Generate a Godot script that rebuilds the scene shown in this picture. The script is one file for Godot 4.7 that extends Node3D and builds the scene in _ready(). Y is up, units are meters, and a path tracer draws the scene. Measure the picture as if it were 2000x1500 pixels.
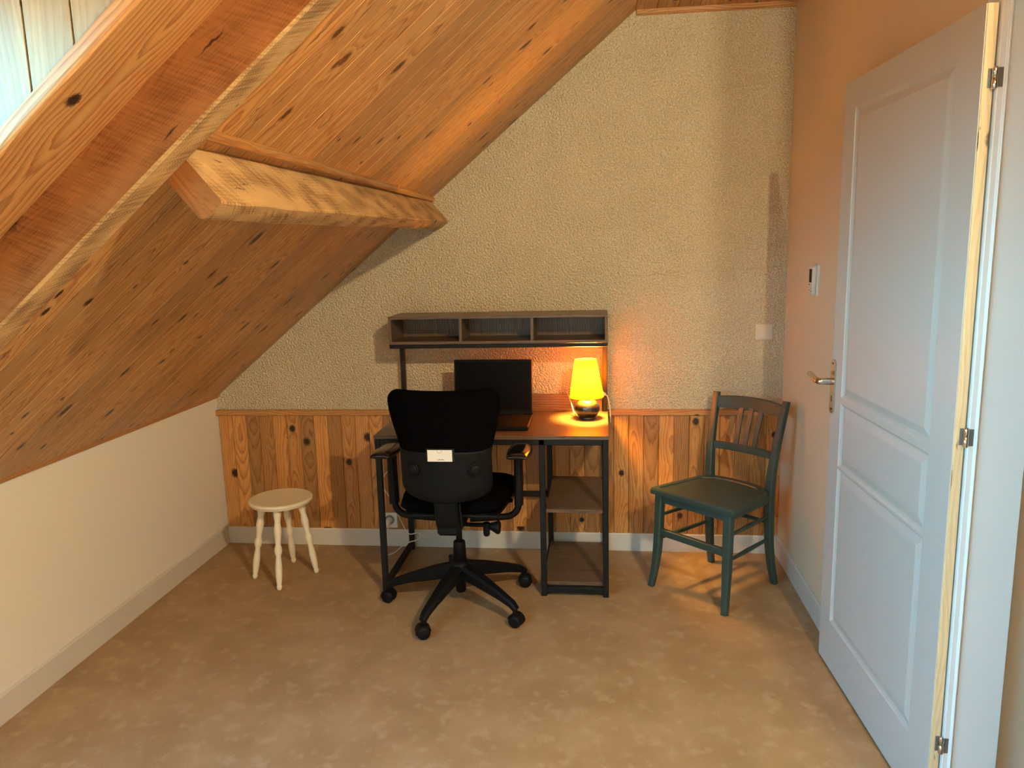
extends Node3D
# An attic room: pine lined slope, a desk with a lit lamp, chairs, a stool and an open door.

const XL := -1.4945      # front of the left skirting board
const XR := 1.385        # front of the right skirting board
const HK := 0.8138       # top of the knee wall
const HC := 2.5996       # flat ceiling
const XG := 0.6849       # where the slope meets the flat ceiling
const WL := -1.503       # knee wall plane
const WR := 1.397        # right wall plane

var SL := Vector3(0.7735, 0.6338, 0)     # up the slope
var SN := Vector3(0.6338, -0.7735, 0)    # out of the slope into the room
var S0 := Vector3(XL, HK, 0)
var M := {}
var used := {}
var rng := RandomNumberGenerator.new()

func _ready() -> void:
	rng.seed = 4711
	# ---------- camera
	var cam := Camera3D.new()
	cam.name = "camera"
	add_child(cam)
	cam.position = Vector3(0.5138, 1.5403, 3.775)
	cam.rotation = Vector3(deg_to_rad(-9.9986), deg_to_rad(6.6302), deg_to_rad(-1.4304))
	cam.fov = 2.0 * rad_to_deg(atan(750.0 / 1493.1))
	cam.near = 0.02
	cam.current = true
	# ---------- sky and exposure
	var sky_m := ProceduralSkyMaterial.new()
	sky_m.sky_top_color = Color(0.26, 0.56, 0.80)
	sky_m.sky_horizon_color = Color(0.50, 0.89, 1.0)
	sky_m.sky_curve = 0.4
	sky_m.ground_bottom_color = Color(0.16, 0.17, 0.15)
	sky_m.ground_horizon_color = Color(0.24, 0.26, 0.25)
	sky_m.energy_multiplier = 33.0
	var sky := Sky.new()
	sky.sky_material = sky_m
	var env := Environment.new()
	env.background_mode = Environment.BG_SKY
	env.sky = sky
	env.tonemap_mode = Environment.TONE_MAPPER_LINEAR
	env.tonemap_exposure = 1.0
	env.sdfgi_enabled = true
	env.ssao_enabled = true
	env.ssil_enabled = true
	var we := WorldEnvironment.new()
	we.name = "world_environment"
	we.environment = env
	add_child(we)
	# ---------- materials, then the place, then the things
	make_materials()
	build_floor()
	build_back_wall()
	build_side_walls()
	build_ceiling()
	build_dormer()
	build_beams()
	build_door()
	build_desk()
	build_office_chair()
	build_green_chair()
	build_stool()
	build_laptop()
	build_table_lamp()
	build_small_things()
	build_ceiling_lamp()

# ------------------------------------------------------------------ naming
func numbered(n: String) -> String:
	if not used.has(n):
		used[n] = 0
		return n
	used[n] += 1
	return "%s_%03d" % [n, used[n]]

func thing(called: String, label: String, category: String, at := Vector3.ZERO, turn := 0.0, group := "") -> Node3D:
	var o := Node3D.new()
	o.name = numbered(called)
	add_child(o)
	o.position = at
	o.rotation.y = turn
	o.set_meta("label", label)
	o.set_meta("category", category)
	if group != "":
		o.set_meta("group", group)
	return o

func structure(called: String, label: String, category: String) -> Node3D:
	var o := thing(called, label, category)
	o.set_meta("kind", "structure")
	return o

func begin() -> SurfaceTool:
	var st := SurfaceTool.new()
	st.begin(Mesh.PRIMITIVE_TRIANGLES)
	return st

func part(called: String, st: SurfaceTool, mat: Material, parent: Node, label := "") -> MeshInstance3D:
	st.generate_normals()
	var o := MeshInstance3D.new()
	o.name = called
	o.mesh = st.commit()
	o.material_override = mat
	o.cast_shadow = GeometryInstance3D.SHADOW_CASTING_SETTING_ON
	parent.add_child(o, true)
	if label != "":
		o.set_meta("label", label)
	return o

# ------------------------------------------------------------------ shapes
func tri(st: SurfaceTool, a: Vector3, b: Vector3, c: Vector3, ua := Vector2.ZERO, ub := Vector2.ZERO, uc := Vector2.ZERO) -> void:
	st.set_uv(ua); st.add_vertex(a)
	st.set_uv(ub); st.add_vertex(b)
	st.set_uv(uc); st.add_vertex(c)

func quad(st: SurfaceTool, a: Vector3, b: Vector3, c: Vector3, d: Vector3, ua := Vector2.ZERO, ub := Vector2.ZERO, uc := Vector2.ZERO, ud := Vector2.ZERO) -> void:
	tri(st, a, b, c, ua, ub, uc)
	tri(st, a, c, d, ua, uc, ud)

# a face that looks along n, its uv across/along the grain axis g (0 x, 1 y, 2 z)
func face(st: SurfaceTool, p: Array, n: Vector3, g: int, off: Vector2) -> void:
	var c := Vector3.ZERO
	for q in p:
		c += q
	c /= p.size()
	var nn: Vector3 = (p[1] - p[0]).cross(p[2] - p[0])
	var pts := p
	if nn.dot(n) > 0:
		pts = p.duplicate()
		pts.reverse()
	var uv := []
	var an := n.abs()
	for q in pts:
		var al: float = q[g]
		var ac: float
		var o1 := (g + 1) % 3
		var o2 := (g + 2) % 3
		if an[g] > 0.8:
			ac = q[o1]
			al = q[o2]
		elif an[o1] > an[o2]:
			ac = q[o2]
		else:
			ac = q[o1]
		uv.append(Vector2(ac, al) + off)
	for i in range(1, pts.size() - 1):
		tri(st, pts[0], pts[i], pts[i + 1], uv[0], uv[i], uv[i + 1])

# box between two corners with chamfered edges
func box(st: SurfaceTool, lo: Vector3, hi: Vector3, b := 0.0, g := 0, off := Vector2.ZERO, tf := Transform3D.IDENTITY) -> void:
	st.set_smooth_group(-1)
	var mn := Vector3(minf(lo.x, hi.x), minf(lo.y, hi.y), minf(lo.z, hi.z))
	var mx := Vector3(maxf(lo.x, hi.x), maxf(lo.y, hi.y), maxf(lo.z, hi.z))
	var c := (mn + mx) * 0.5
	var h := (mx - mn) * 0.5
	b = minf(b, minf(h.x, minf(h.y, h.z)) * 0.9)
	var polys := []
	for ax in 3:
		var u := (ax + 1) % 3
		var v := (ax + 2) % 3
		for s in [-1.0, 1.0]:
			var p := []
			for q in [[-1, -1], [1, -1], [1, 1], [-1, 1]]:
				var x := Vector3.ZERO
				x[ax] = s * h[ax]
				x[u] = q[0] * (h[u] - b)
				x[v] = q[1] * (h[v] - b)
				p.append(c + x)
			var n := Vector3.ZERO
			n[ax] = s
			polys.append([p, n])
	if b > 0.0:
		for ax in 3:
			var u := (ax + 1) % 3
			var v := (ax + 2) % 3
			for su in [-1.0, 1.0]:
				for sv in [-1.0, 1.0]:
					var p := []
					for q in [[-1, 0], [1, 0], [1, 1], [-1, 1]]:
						var x := Vector3.ZERO
						x[ax] = q[0] * (h[ax] - b)
						x[u] = su * (h[u] - (b if q[1] == 0 else 0.0))
						x[v] = sv * (h[v] - (0.0 if q[1] == 0 else b))
						p.append(c + x)
					var n := Vector3.ZERO
					n[u] = su * 0.71
					n[v] = sv * 0.7
					polys.append([p, n])
		for sx in [-1.0, 1.0]:
			for sy in [-1.0, 1.0]:
				for sz in [-1.0, 1.0]:
					var k := Vector3(sx * h.x, sy * h.y, sz * h.z)
					polys.append([[c + k - Vector3(0, sy * b, sz * b), c + k - Vector3(sx * b, 0, sz * b), c + k - Vector3(sx * b, sy * b, 0)], Vector3(sx, sy, sz)])
	for e in polys:
		var pp: Array = e[0]
		if tf == Transform3D.IDENTITY:
			face(st, pp, e[1], g, off)
		else:
			# uv from the untransformed shape
			var s2 := begin()
			face(s2, pp, e[1], g, off)
			var arr := s2.commit_to_arrays()
			var vs: PackedVector3Array = arr[Mesh.ARRAY_VERTEX]
			var us: PackedVector2Array = arr[Mesh.ARRAY_TEX_UV]
			for i in vs.size():
				st.set_uv(us[i])
				st.add_vertex(tf * vs[i])

# a profile (points in the plane of ea, eb) swept straight along ec
func prism(st: SurfaceTool, poly: Array, o: Vector3, ea: Vector3, eb: Vector3, ec: Vector3, off := Vector2.ZERO, smooth := false) -> void:
	var n := poly.size()
	var per := 0.0
	var L := ec.length()
	var area := 0.0
	for i in n:
		var a: Vector2 = poly[i]
		var b: Vector2 = poly[(i + 1) % n]
		area += a.cross(b)
	var flip := (area > 0.0) == (ea.cross(eb).dot(ec) > 0.0)
	st.set_smooth_group(1 if smooth else -1)
	for i in n:
		var a: Vector2 = poly[i]
		var b: Vector2 = poly[(i + 1) % n]
		var d := a.distance_to(b)
		var p := o + ea * a.x + eb * a.y
		var q := o + ea * b.x + eb * b.y
		var u0 := Vector2(per, 0) + off
		var u1 := Vector2(per + d, 0) + off
		var v := Vector2(0, L)
		if flip:
			quad(st, p, p + ec, q + ec, q, u0, u0 + v, u1 + v, u1)
		else:
			quad(st, p, q, q + ec, p + ec, u0, u1, u1 + v, u0 + v)
		per += d
	st.set_smooth_group(-1)
	var packed := PackedVector2Array()
	for q in poly:
		packed.append(q)
	var idx := Geometry2D.triangulate_polygon(packed)
	for e in [0.0, 1.0]:
		for i in range(0, idx.size(), 3):
			var t := [poly[idx[i]], poly[idx[i + 1]], poly[idx[i + 2]]]
			if (e > 0.5) != flip:
				t.reverse()
			var w := []
			for q in t:
				w.append(o + ea * q.x + eb * q.y + ec * e)
			tri(st, w[0], w[1], w[2], t[0] + off, t[1] + off, t[2] + off)

# a round tube through points
func tube(st: SurfaceTool, pts: Array, radii: Array, seg := 10, caps := true, flat := Vector2(1, 1)) -> void:
	var n := pts.size()
	var rings := []
	var up := Vector3.UP
	var t0: Vector3 = (pts[1] - pts[0]).normalized()
	if absf(t0.dot(up)) > 0.95:
		up = Vector3.RIGHT
	var side := t0.cross(up).normalized()
	var len := 0.0
	var lens := []
	for i in n:
		var t: Vector3
		if i == 0:
			t = pts[1] - pts[0]
		elif i == n - 1:
			t = pts[n - 1] - pts[n - 2]
		else:
			t = (pts[i + 1] - pts[i]).normalized() + (pts[i] - pts[i - 1]).normalized()
		t = t.normalized()
		side = (side - t * side.dot(t)).normalized()
		var b := t.cross(side).normalized()
		var r: float = radii[i] if i < radii.size() else radii[radii.size() - 1]
		var ring := []
		for k in seg:
			var a := TAU * k / seg
			ring.append(pts[i] + side * cos(a) * r * flat.x + b * sin(a) * r * flat.y)
		rings.append(ring)
		if i > 0:
			len += pts[i].distance_to(pts[i - 1])
		lens.append(len)
	st.set_smooth_group(1)
	for i in n - 1:
		for k in seg:
			var k2 := (k + 1) % seg
			var ua := Vector2(0.02 * k, lens[i])
			var ub := Vector2(0.02 * (k + 1), lens[i])
			var uc := Vector2(0.02 * (k + 1), lens[i + 1])
			var ud := Vector2(0.02 * k, lens[i + 1])
			quad(st, rings[i][k], rings[i][k2], rings[i + 1][k2], rings[i + 1][k], ua, ub, uc, ud)
	if caps:
		st.set_smooth_group(-1)
		for k in range(1, seg - 1):
			tri(st, rings[0][0], rings[0][k + 1], rings[0][k])
			tri(st, rings[n - 1][0], rings[n - 1][k], rings[n - 1][k + 1])

# squared tube: rectangular section w (side) by h (up), through points
func bar(st: SurfaceTool, pts: Array, ws: Array, hs: Array, side: Vector3, ch := 0.15) -> void:
	var n := pts.size()
	var rings := []
	for i in n:
		var t: Vector3
		if i == 0:
			t = pts[1] - pts[0]
		elif i == n - 1:
			t = pts[n - 1] - pts[n - 2]
		else:
			t = (pts[i + 1] - pts[i]).normalized() + (pts[i] - pts[i - 1]).normalized()
		t = t.normalized()
		var sd := (side - t * side.dot(t)).normalized()
		var b := t.cross(sd).normalized()
		var w: float = (ws[i] if i < ws.size() else ws[-1]) * 0.5
		var h: float = (hs[i] if i < hs.size() else hs[-1]) * 0.5
		var c := minf(w, h) * ch * 2.0
		var ring := []
		for q in [[w - c, h], [w, h - c], [w, -h + c], [w - c, -h], [-w + c, -h], [-w, -h + c], [-w, h - c], [-w + c, h]]:
			ring.append(pts[i] + sd * q[0] + b * q[1])
		rings.append(ring)
	var m := 8
	for k in m:
		st.set_smooth_group(2 + k)
		for i in n - 1:
			var k2 := (k + 1) % m
			quad(st, rings[i][k], rings[i + 1][k], rings[i + 1][k2], rings[i][k2])
	st.set_smooth_group(-1)
	for k in range(1, m - 1):
		tri(st, rings[0][0], rings[0][k], rings[0][k + 1])
		tri(st, rings[n - 1][0], rings[n - 1][k + 1], rings[n - 1][k])

# turned shape: profile of (radius, height) round the y axis of tf
func lathe(st: SurfaceTool, prof: Array, seg := 24, tf := Transform3D.IDENTITY) -> void:
	for i in prof.size() - 1:
		var a: Vector2 = prof[i]
		var b: Vector2 = prof[i + 1]
		st.set_smooth_group(1)
		for k in seg:
			var a0 := TAU * k / seg
			var a1 := TAU * (k + 1) / seg
			if k == seg - 1:
				a1 = 0.0
			var p00 := tf * Vector3(cos(a0) * a.x, a.y, sin(a0) * a.x)
			var p01 := tf * Vector3(cos(a1) * a.x, a.y, sin(a1) * a.x)
			var p10 := tf * Vector3(cos(a0) * b.x, b.y, sin(a0) * b.x)
			var p11 := tf * Vector3(cos(a1) * b.x, b.y, sin(a1) * b.x)
			if a.x > 1e-6:
				tri(st, p00, p01, p11, Vector2(k, i), Vector2(k + 1, i), Vector2(k + 1, i + 1))
			if b.x > 1e-6:
				tri(st, p00, p11, p10, Vector2(k, i), Vector2(k + 1, i + 1), Vector2(k, i + 1))

# padded slab: rows from v=0 to 1, half width hw(v), centre line cz(u, v) and thickness; axes given by tf (x side, y up, z out)
func pad(st: SurfaceTool, y0: float, y1: float, hw: Callable, cz: Callable, th: Callable, tf := Transform3D.IDENTITY, nu := 16, nv := 16, pw := 4.0) -> void:
	st.set_smooth_group(1)
	var g := [[], []]
	for f in 2:
		for j in nv + 1:
			var v := float(j) / nv
			v = 0.5 - 0.5 * cos(PI * v)
			var row := []
			for i in nu + 1:
				var u := -cos(PI * float(i) / nu)
				var e := pow(maxf(0.0, 1.0 - pow(absf(u), pw)), 0.5) * pow(maxf(0.0, 1.0 - pow(absf(2.0 * v - 1.0), pw)), 0.5)
				var t: float = th.call(u, v) * 0.5 * e
				row.append(tf * Vector3(u * hw.call(v), lerpf(y0, y1, v), cz.call(u, v) + (t if f == 0 else -t)))
			g[f].append(row)
	for f in 2:
		for j in nv:
			for i in nu:
				var a: Vector3 = g[f][j][i]
				var b: Vector3 = g[f][j][i + 1]
				var c: Vector3 = g[f][j + 1][i + 1]
				var d: Vector3 = g[f][j + 1][i]
				var ua := Vector2(i, j) * 0.03
				var ub := Vector2(i + 1, j) * 0.03
				var uc := Vector2(i + 1, j + 1) * 0.03
				var ud := Vector2(i, j + 1) * 0.03
				if f == 0:
					quad(st, a, d, c, b, ua, ud, uc, ub)
				else:
					quad(st, a, b, c, d, ua, ub, uc, ud)

func arc(pts: Array, steps := 6) -> Array:
	# smooth curve through the points
	var out := []
	for i in pts.size() - 1:
		var p0: Vector3 = pts[maxi(i - 1, 0)]
		var p1: Vector3 = pts[i]
		var p2: Vector3 = pts[i + 1]
		var p3: Vector3 = pts[mini(i + 2, pts.size() - 1)]
		for k in steps:
			out.append(p1.cubic_interpolate(p2, p0, p3, float(k) / steps))
	out.append(pts[-1])
	return out

func slope(s: float, d: float, z: float) -> Vector3:
	return S0 + SL * s + SN * d + Vector3(0, 0, z)

# ------------------------------------------------------------------ materials
func plain(c: Color, rough := 0.6, metal := 0.0, spec := 0.5) -> StandardMaterial3D:
	var m := StandardMaterial3D.new()
	m.albedo_color = c
	m.roughness = rough
	m.metallic = metal
	m.metallic_specular = spec
	return m

func rgb8(r: int, g: int, b: int) -> Color:
	return Color(r / 255.0, g / 255.0, b / 255.0)

# sawn boards side by side: W metres across (strips boards), L metres along
func wood_texture(w: int, h: int, W: float, L: float, strips: int, light: Color, dark: Color, knot: Color, seed_: int, o := {}) -> ImageTexture:
	var r := RandomNumberGenerator.new()
	r.seed = seed_
	var n := FastNoiseLite.new()
	n.seed = seed_
	n.noise_type = FastNoiseLite.TYPE_SIMPLEX
	n.frequency = 1.0
	n.fractal_type = FastNoiseLite.FRACTAL_NONE
	var saw: float = o.get("saw", 0.0)
	var spacing: float = o.get("spacing", 0.0075)
	var contrast: float = o.get("contrast", 0.75)
	var nk: int = o.get("knots", 4)
	var ks: float = o.get("knot_size", 0.011)
	var streaks: int = o.get("streaks", 10)
	var tone: float = o.get("tone", 0.10)
	var stretch: float = o.get("stretch", 1.5)
	var bytes := PackedByteArray()
	bytes.resize(w * h * 3)
	var sw := w / strips
	var bw := W / strips
	for s in strips:
		var x0 := r.randf_range(-0.03, 0.03)
		var depth := r.randf_range(0.004, 0.05)
		var wave := r.randf_range(0.01, 0.035)
		var st_tone := r.randf_range(-tone, tone)
		var warm := r.randf_range(-0.03, 0.03)
		var knots := []
		for k in nk:
			var sz := ks * r.randf_range(0.45, 1.25)
			knots.append([r.randf_range(-bw * 0.42, bw * 0.42), r.randf() * L, sz, sz * r.randf_range(1.0, stretch), r.randf()])
		var marks := []
		for k in streaks:
			marks.append([r.randf_range(-bw * 0.48, bw * 0.48), r.randf() * L, r.randf_range(0.0007, 0.0022), r.randf_range(0.008, o.get("mark", 0.05))])
		for j in h:
			var y := float(j) / h * L
			var y0 := depth + wave * n.get_noise_2d(y * 0.9, s * 17.3) + 0.008 * n.get_noise_2d(y * 3.1, s * 9.1)
			var xs := x0 + 0.012 * n.get_noise_2d(y * 1.3, s * 31.7)
			var row_k := []
			for k in knots:
				if absf(k[1] - y) < k[3] * 5.0:
					row_k.append(k)
			var row_m := []
			for k in marks:
				if absf(k[1] - y) < k[3] * 1.2:
					row_m.append(k)
			for i in sw:
				var x := (float(i) / sw - 0.5) * bw
				var rr := sqrt((x - xs) * (x - xs) + y0 * y0) + 0.0009 * n.get_noise_2d(x * 90.0, y * 7.0 + s * 5.0)
				var kd := 9.0
				for k in row_k:
					var dx: float = (x - k[0]) / k[2]
					var dy: float = (y - k[1]) / k[3]
					var q := sqrt(dx * dx + dy * dy)
					rr += 0.010 * exp(-0.35 * dx * dx - 0.10 * dy * dy)
					kd = minf(kd, q * (1.0 + 0.15 * n.get_noise_2d(dx * 1.7, dy * 1.7 + k[4] * 40.0)))
				var fr := rr / spacing
				fr -= floorf(fr)
				var t := pow(fr, 2.2) if fr < 0.88 else pow(0.88, 2.2) * (1.0 - fr) / 0.12
				var fine := n.get_noise_2d(x * 1100.0, y * 14.0 + s * 3.0)
				var broad := n.get_noise_2d(x * 22.0 + s * 11.0, y * 1.7)
				var v := clampf(t * contrast + fine * 0.13 + broad * 0.16 + 0.10, 0.0, 1.0)
				if saw > 0.0:
					v = clampf(v + saw * n.get_noise_2d((y + x * 0.55) * 150.0, x * 9.0) + saw * n.get_noise_2d(x * 12.0, y * 5.0 + 50.0), 0.0, 1.0)
				var c := light.lerp(dark, v)
				var m := 1.0 + st_tone + 0.05 * broad
				var cr := c.r * (m + warm * 0.4)
				var cg := c.g * m
				var cb := c.b * (m - warm)
				for k in row_m:
					var e: float = absf(x - k[0] + 0.002 * n.get_noise_2d(y * 40.0, k[1] * 9.0)) / k[2]
					var f: float = absf(y - k[1]) / k[3]
					var a := (1.0 - f) * 1.6 - e
					if a > 0.0:
						a = minf(a, 0.75)
						cr = lerpf(cr, knot.r, a); cg = lerpf(cg, knot.g, a); cb = lerpf(cb, knot.b, a)
				if kd < 1.5:
					var a := 1.0 if kd < 0.85 else clampf((1.5 - kd) / 0.65, 0.0, 1.0) * 0.7
					var d := 0.75 + 0.35 * sin(kd * 11.0)
					if kd > 0.8 and kd < 1.0:
						d = 0.55
					cr = lerpf(cr, knot.r * d, a); cg = lerpf(cg, knot.g * d, a); cb = lerpf(cb, knot.b * d, a)
				var p := (j * w + s * sw + i) * 3
				bytes[p] = clampi(int(cr * 255.0), 0, 255)
				bytes[p + 1] = clampi(int(cg * 255.0), 0, 255)
				bytes[p + 2] = clampi(int(cb * 255.0), 0, 255)
	var img := Image.create_from_data(w, h, false, Image.FORMAT_RGB8, bytes)
	img.generate_mipmaps()
	return ImageTexture.create_from_image(img)

func wood(tex: Texture2D, W: float, L: float, rough := 0.45, tint := Color.WHITE) -> StandardMaterial3D:
	var m := plain(tint, rough)
	m.albedo_texture = tex
	m.uv1_scale = Vector3(1.0 / W, 1.0 / L, 1)
	m.texture_filter = BaseMaterial3D.TEXTURE_FILTER_LINEAR_WITH_MIPMAPS_ANISOTROPIC
	return m

func noise_bytes(size: int, seed_: int, freq: float, oct := 4, kind := FastNoiseLite.TYPE_SIMPLEX_SMOOTH) -> PackedByteArray:
	var n := FastNoiseLite.new()
	n.seed = seed_
	n.noise_type = kind
	n.frequency = freq
	n.fractal_octaves = oct
	var im := n.get_image(size, size) if oct == 2 or size == 2048 else n.get_seamless_image(size, size)
	im.convert(Image.FORMAT_L8)
	return im.get_data()

func mottle(size: int, base: Color, other: Color, third: Color, seed_: int, f1: float, f2: float, grain := 0.04) -> ImageTexture:
	var a := noise_bytes(size, seed_, f1, 5)
	var b := noise_bytes(size, seed_ + 1, f2, 3)
	var c := noise_bytes(size, seed_ + 2, 0.35, 2)
	var out := PackedByteArray()
	out.resize(size * size * 3)
	for i in size * size:
		var t := clampf((a[i] / 255.0 - 0.5) * 1.7 + 0.5, 0.0, 1.0)
		var u := clampf((b[i] / 255.0 - 0.58) * 2.6, 0.0, 0.8)
		var g := 1.0 + (c[i] / 255.0 - 0.5) * grain * 2.0
		var k := base.lerp(other, t).lerp(third, u)
		out[i * 3] = clampi(int(k.r * g * 255.0), 0, 255)
		out[i * 3 + 1] = clampi(int(k.g * g * 255.0), 0, 255)
		out[i * 3 + 2] = clampi(int(k.b * g * 255.0), 0, 255)
	var img := Image.create_from_data(size, size, false, Image.FORMAT_RGB8, out)
	img.generate_mipmaps()
	return ImageTexture.create_from_image(img)

func relief(size: int, seed_: int, freq: float, oct: int, gain := 1.0) -> ImageTexture:
	var a := noise_bytes(size, seed_, freq, oct)
	for i in a.size():
		a[i] = clampi(int((a[i] / 255.0 - 0.5) * gain * 255.0 + 128.0), 0, 255)
	var img := Image.create_from_data(size, size, false, Image.FORMAT_L8, a)
	return ImageTexture.create_from_image(img)

func make_materials() -> void:
	var pine := wood_texture(512, 1536, 0.4, 2.9, 4, rgb8(212, 160, 98), rgb8(142, 84, 40), rgb8(60, 30, 16), 11, {"knots": 5, "streaks": 34, "stretch": 2.4, "tone": 0.05, "knot_size": 0.010, "mark": 0.09, "contrast": 0.8})
	M.ceil = wood(pine, 0.4, 2.9, 0.42)
	var pine2 := wood_texture(512, 1024, 0.6, 1.3, 8, rgb8(206, 150, 88), rgb8(136, 80, 38), rgb8(50, 22, 10), 23, {"knots": 1, "streaks": 2, "stretch": 1.25, "tone": 0.16, "knot_size": 0.014, "contrast": 0.72, "spacing": 0.0095})
	M.panel = wood(pine2, 0.6, 1.3, 0.38)
	var rough_t := wood_texture(256, 1024, 0.3, 2.9, 1, rgb8(138, 86, 46), rgb8(98, 54, 27), rgb8(40, 24, 18), 37, {"saw": 0.25, "knots": 4, "streaks": 5, "stretch": 1.6, "tone": 0.02, "knot_size": 0.018, "contrast": 0.4, "spacing": 0.005})
	M.rafter = wood(rough_t, 0.3, 2.9, 0.9)
	M.rafter.metallic_specular = 0.2
	var wide_t := wood_texture(256, 1024, 0.3, 2.9, 1, rgb8(206, 150, 90), rgb8(138, 82, 42), rgb8(48, 26, 18), 43, {"knots": 3, "streaks": 5, "stretch": 1.7, "tone": 0.0, "knot_size": 0.013, "contrast": 0.8, "spacing": 0.011})
	M.wide = wood(wide_t, 0.3, 2.9, 0.5)
	var pale_t := wood_texture(256, 768, 0.3, 2.4, 1, rgb8(198, 156, 102), rgb8(120, 84, 48), rgb8(84, 54, 34), 41, {"saw": 0.38, "knots": 2, "streaks": 20, "stretch": 2.0, "tone": 0.0, "contrast": 0.35, "spacing": 0.009})
	M.purlin = wood(pale_t, 0.3, 2.4, 0.8)
	var dsk := wood_texture(384, 768, 0.6, 1.2, 2, rgb8(120, 94, 70), rgb8(58, 41, 30), rgb8(40, 28, 20), 53, {"knots": 1, "streaks": 30, "stretch": 3.0, "tone": 0.03, "contrast": 0.8, "spacing": 0.012, "knot_size": 0.008})
	M.desk = wood(dsk, 0.6, 1.2, 0.36)
	var raw_t := wood_texture(192, 512, 0.3, 2.4, 3, rgb8(232, 210, 172), rgb8(206, 176, 130), rgb8(120, 84, 54), 47, {"knots": 2, "streaks": 6, "tone": 0.03, "contrast": 0.7, "spacing": 0.011})
	M.cheek = wood(raw_t, 0.3, 2.4, 0.5, rgb8(190, 184, 178))
	M.trim = wood(pine2, 0.6, 1.3, 0.45, rgb8(240, 214, 190))
	# walls
	M.stucco = plain(Color.WHITE, 0.9)
	M.stucco.albedo_texture = mottle(1024, rgb8(212, 195, 166), rgb8(207, 190, 160), rgb8(202, 183, 152), 61, 0.010, 0.12, 0.14)
	M.stucco.uv1_scale = Vector3(0.31, 0.31, 1)
	M.stucco.uv1_offset = Vector3(0.515, 0.0, 0)
	M.stucco.heightmap_enabled = true
	M.stucco.heightmap_texture = relief(2048, 67, 0.125, 3, 1.5)
	M.stucco.heightmap_scale = 0.75
	M.white_wall = plain(rgb8(232, 224, 210), 0.85)
	M.beige_wall = plain(rgb8(228, 204, 172), 0.85)
	M.landing_wall = plain(rgb8(226, 208, 184), 0.85)
	M.skirting = plain(rgb8(210, 202, 190), 0.5)
	M.white_paint = plain(rgb8(202, 199, 193), 0.42)
	M.jamb_paint = plain(rgb8(240, 240, 238), 0.45)
	M.floor = plain(Color.WHITE, 0.5)
	M.floor.albedo_texture = mottle(1024, rgb8(172, 138, 97), rgb8(158, 124, 84), rgb8(180, 150, 112), 71, 0.006, 0.02, 0.08)
	M.floor.uv1_scale = Vector3(0.55, 0.55, 1)
	M.raw_pine = wood(raw_t, 0.3, 2.4, 0.6)
	# things
	M.steel = plain(rgb8(11, 11, 13), 0.5, 0.0, 0.4)
	M.black_plastic = plain(rgb8(10, 10, 12), 0.55, 0.0, 0.3)
	M.black_fabric = plain(rgb8(7, 6, 7), 0.95, 0.0, 0.1)
	M.black_gloss = plain(rgb8(12, 12, 14), 0.15)
	M.screen = plain(rgb8(5, 5, 6), 0.5, 0.0, 0.2)
	M.key = plain(rgb8(10, 10, 11), 0.5, 0.0, 0.35)
	M.green = plain(rgb8(42, 63, 60), 0.45)
	M.cream = plain(rgb8(238, 224, 196), 0.4)
	M.chrome = plain(rgb8(200, 196, 190), 0.18, 1.0)
	M.grey_metal = plain(rgb8(120, 118, 116), 0.5, 0.4)
	M.white_plastic = plain(rgb8(224, 216, 204), 0.4)
	M.grey_plastic = plain(rgb8(150, 146, 142), 0.4)
	M.paper = plain(rgb8(240, 226, 206), 0.7)
	M.ink = plain(rgb8(60, 50, 44), 0.8)
	M.ceramic = plain(rgb8(22, 10, 16), 0.06)
	M.ceramic.clearcoat_enabled = true
	M.dark_hole = plain(rgb8(20, 16, 14), 0.8)
	M.shade = plain(Color(1.0, 0.72, 0.10), 0.9)
	M.shade.backlight_enabled = true
	M.shade.backlight = Color(1.0, 0.64, 0.06)
	M.shade.cull_mode = BaseMaterial3D.CULL_DISABLED
	M.glass = plain(Color(1, 1, 1, 0.06), 0.02)
	M.glass.transparency = BaseMaterial3D.TRANSPARENCY_ALPHA

# ------------------------------------------------------------------ the room
func build_floor() -> void:
	var f := structure("floor", "mottled beige brown vinyl floor", "floor")
	var st := begin()
	box(st, Vector3(-1.65, -0.12, -0.12), Vector3(2.9, 0, 5.3), 0.0, 2)
	part("floor_covering", st, M.floor, f)

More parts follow.
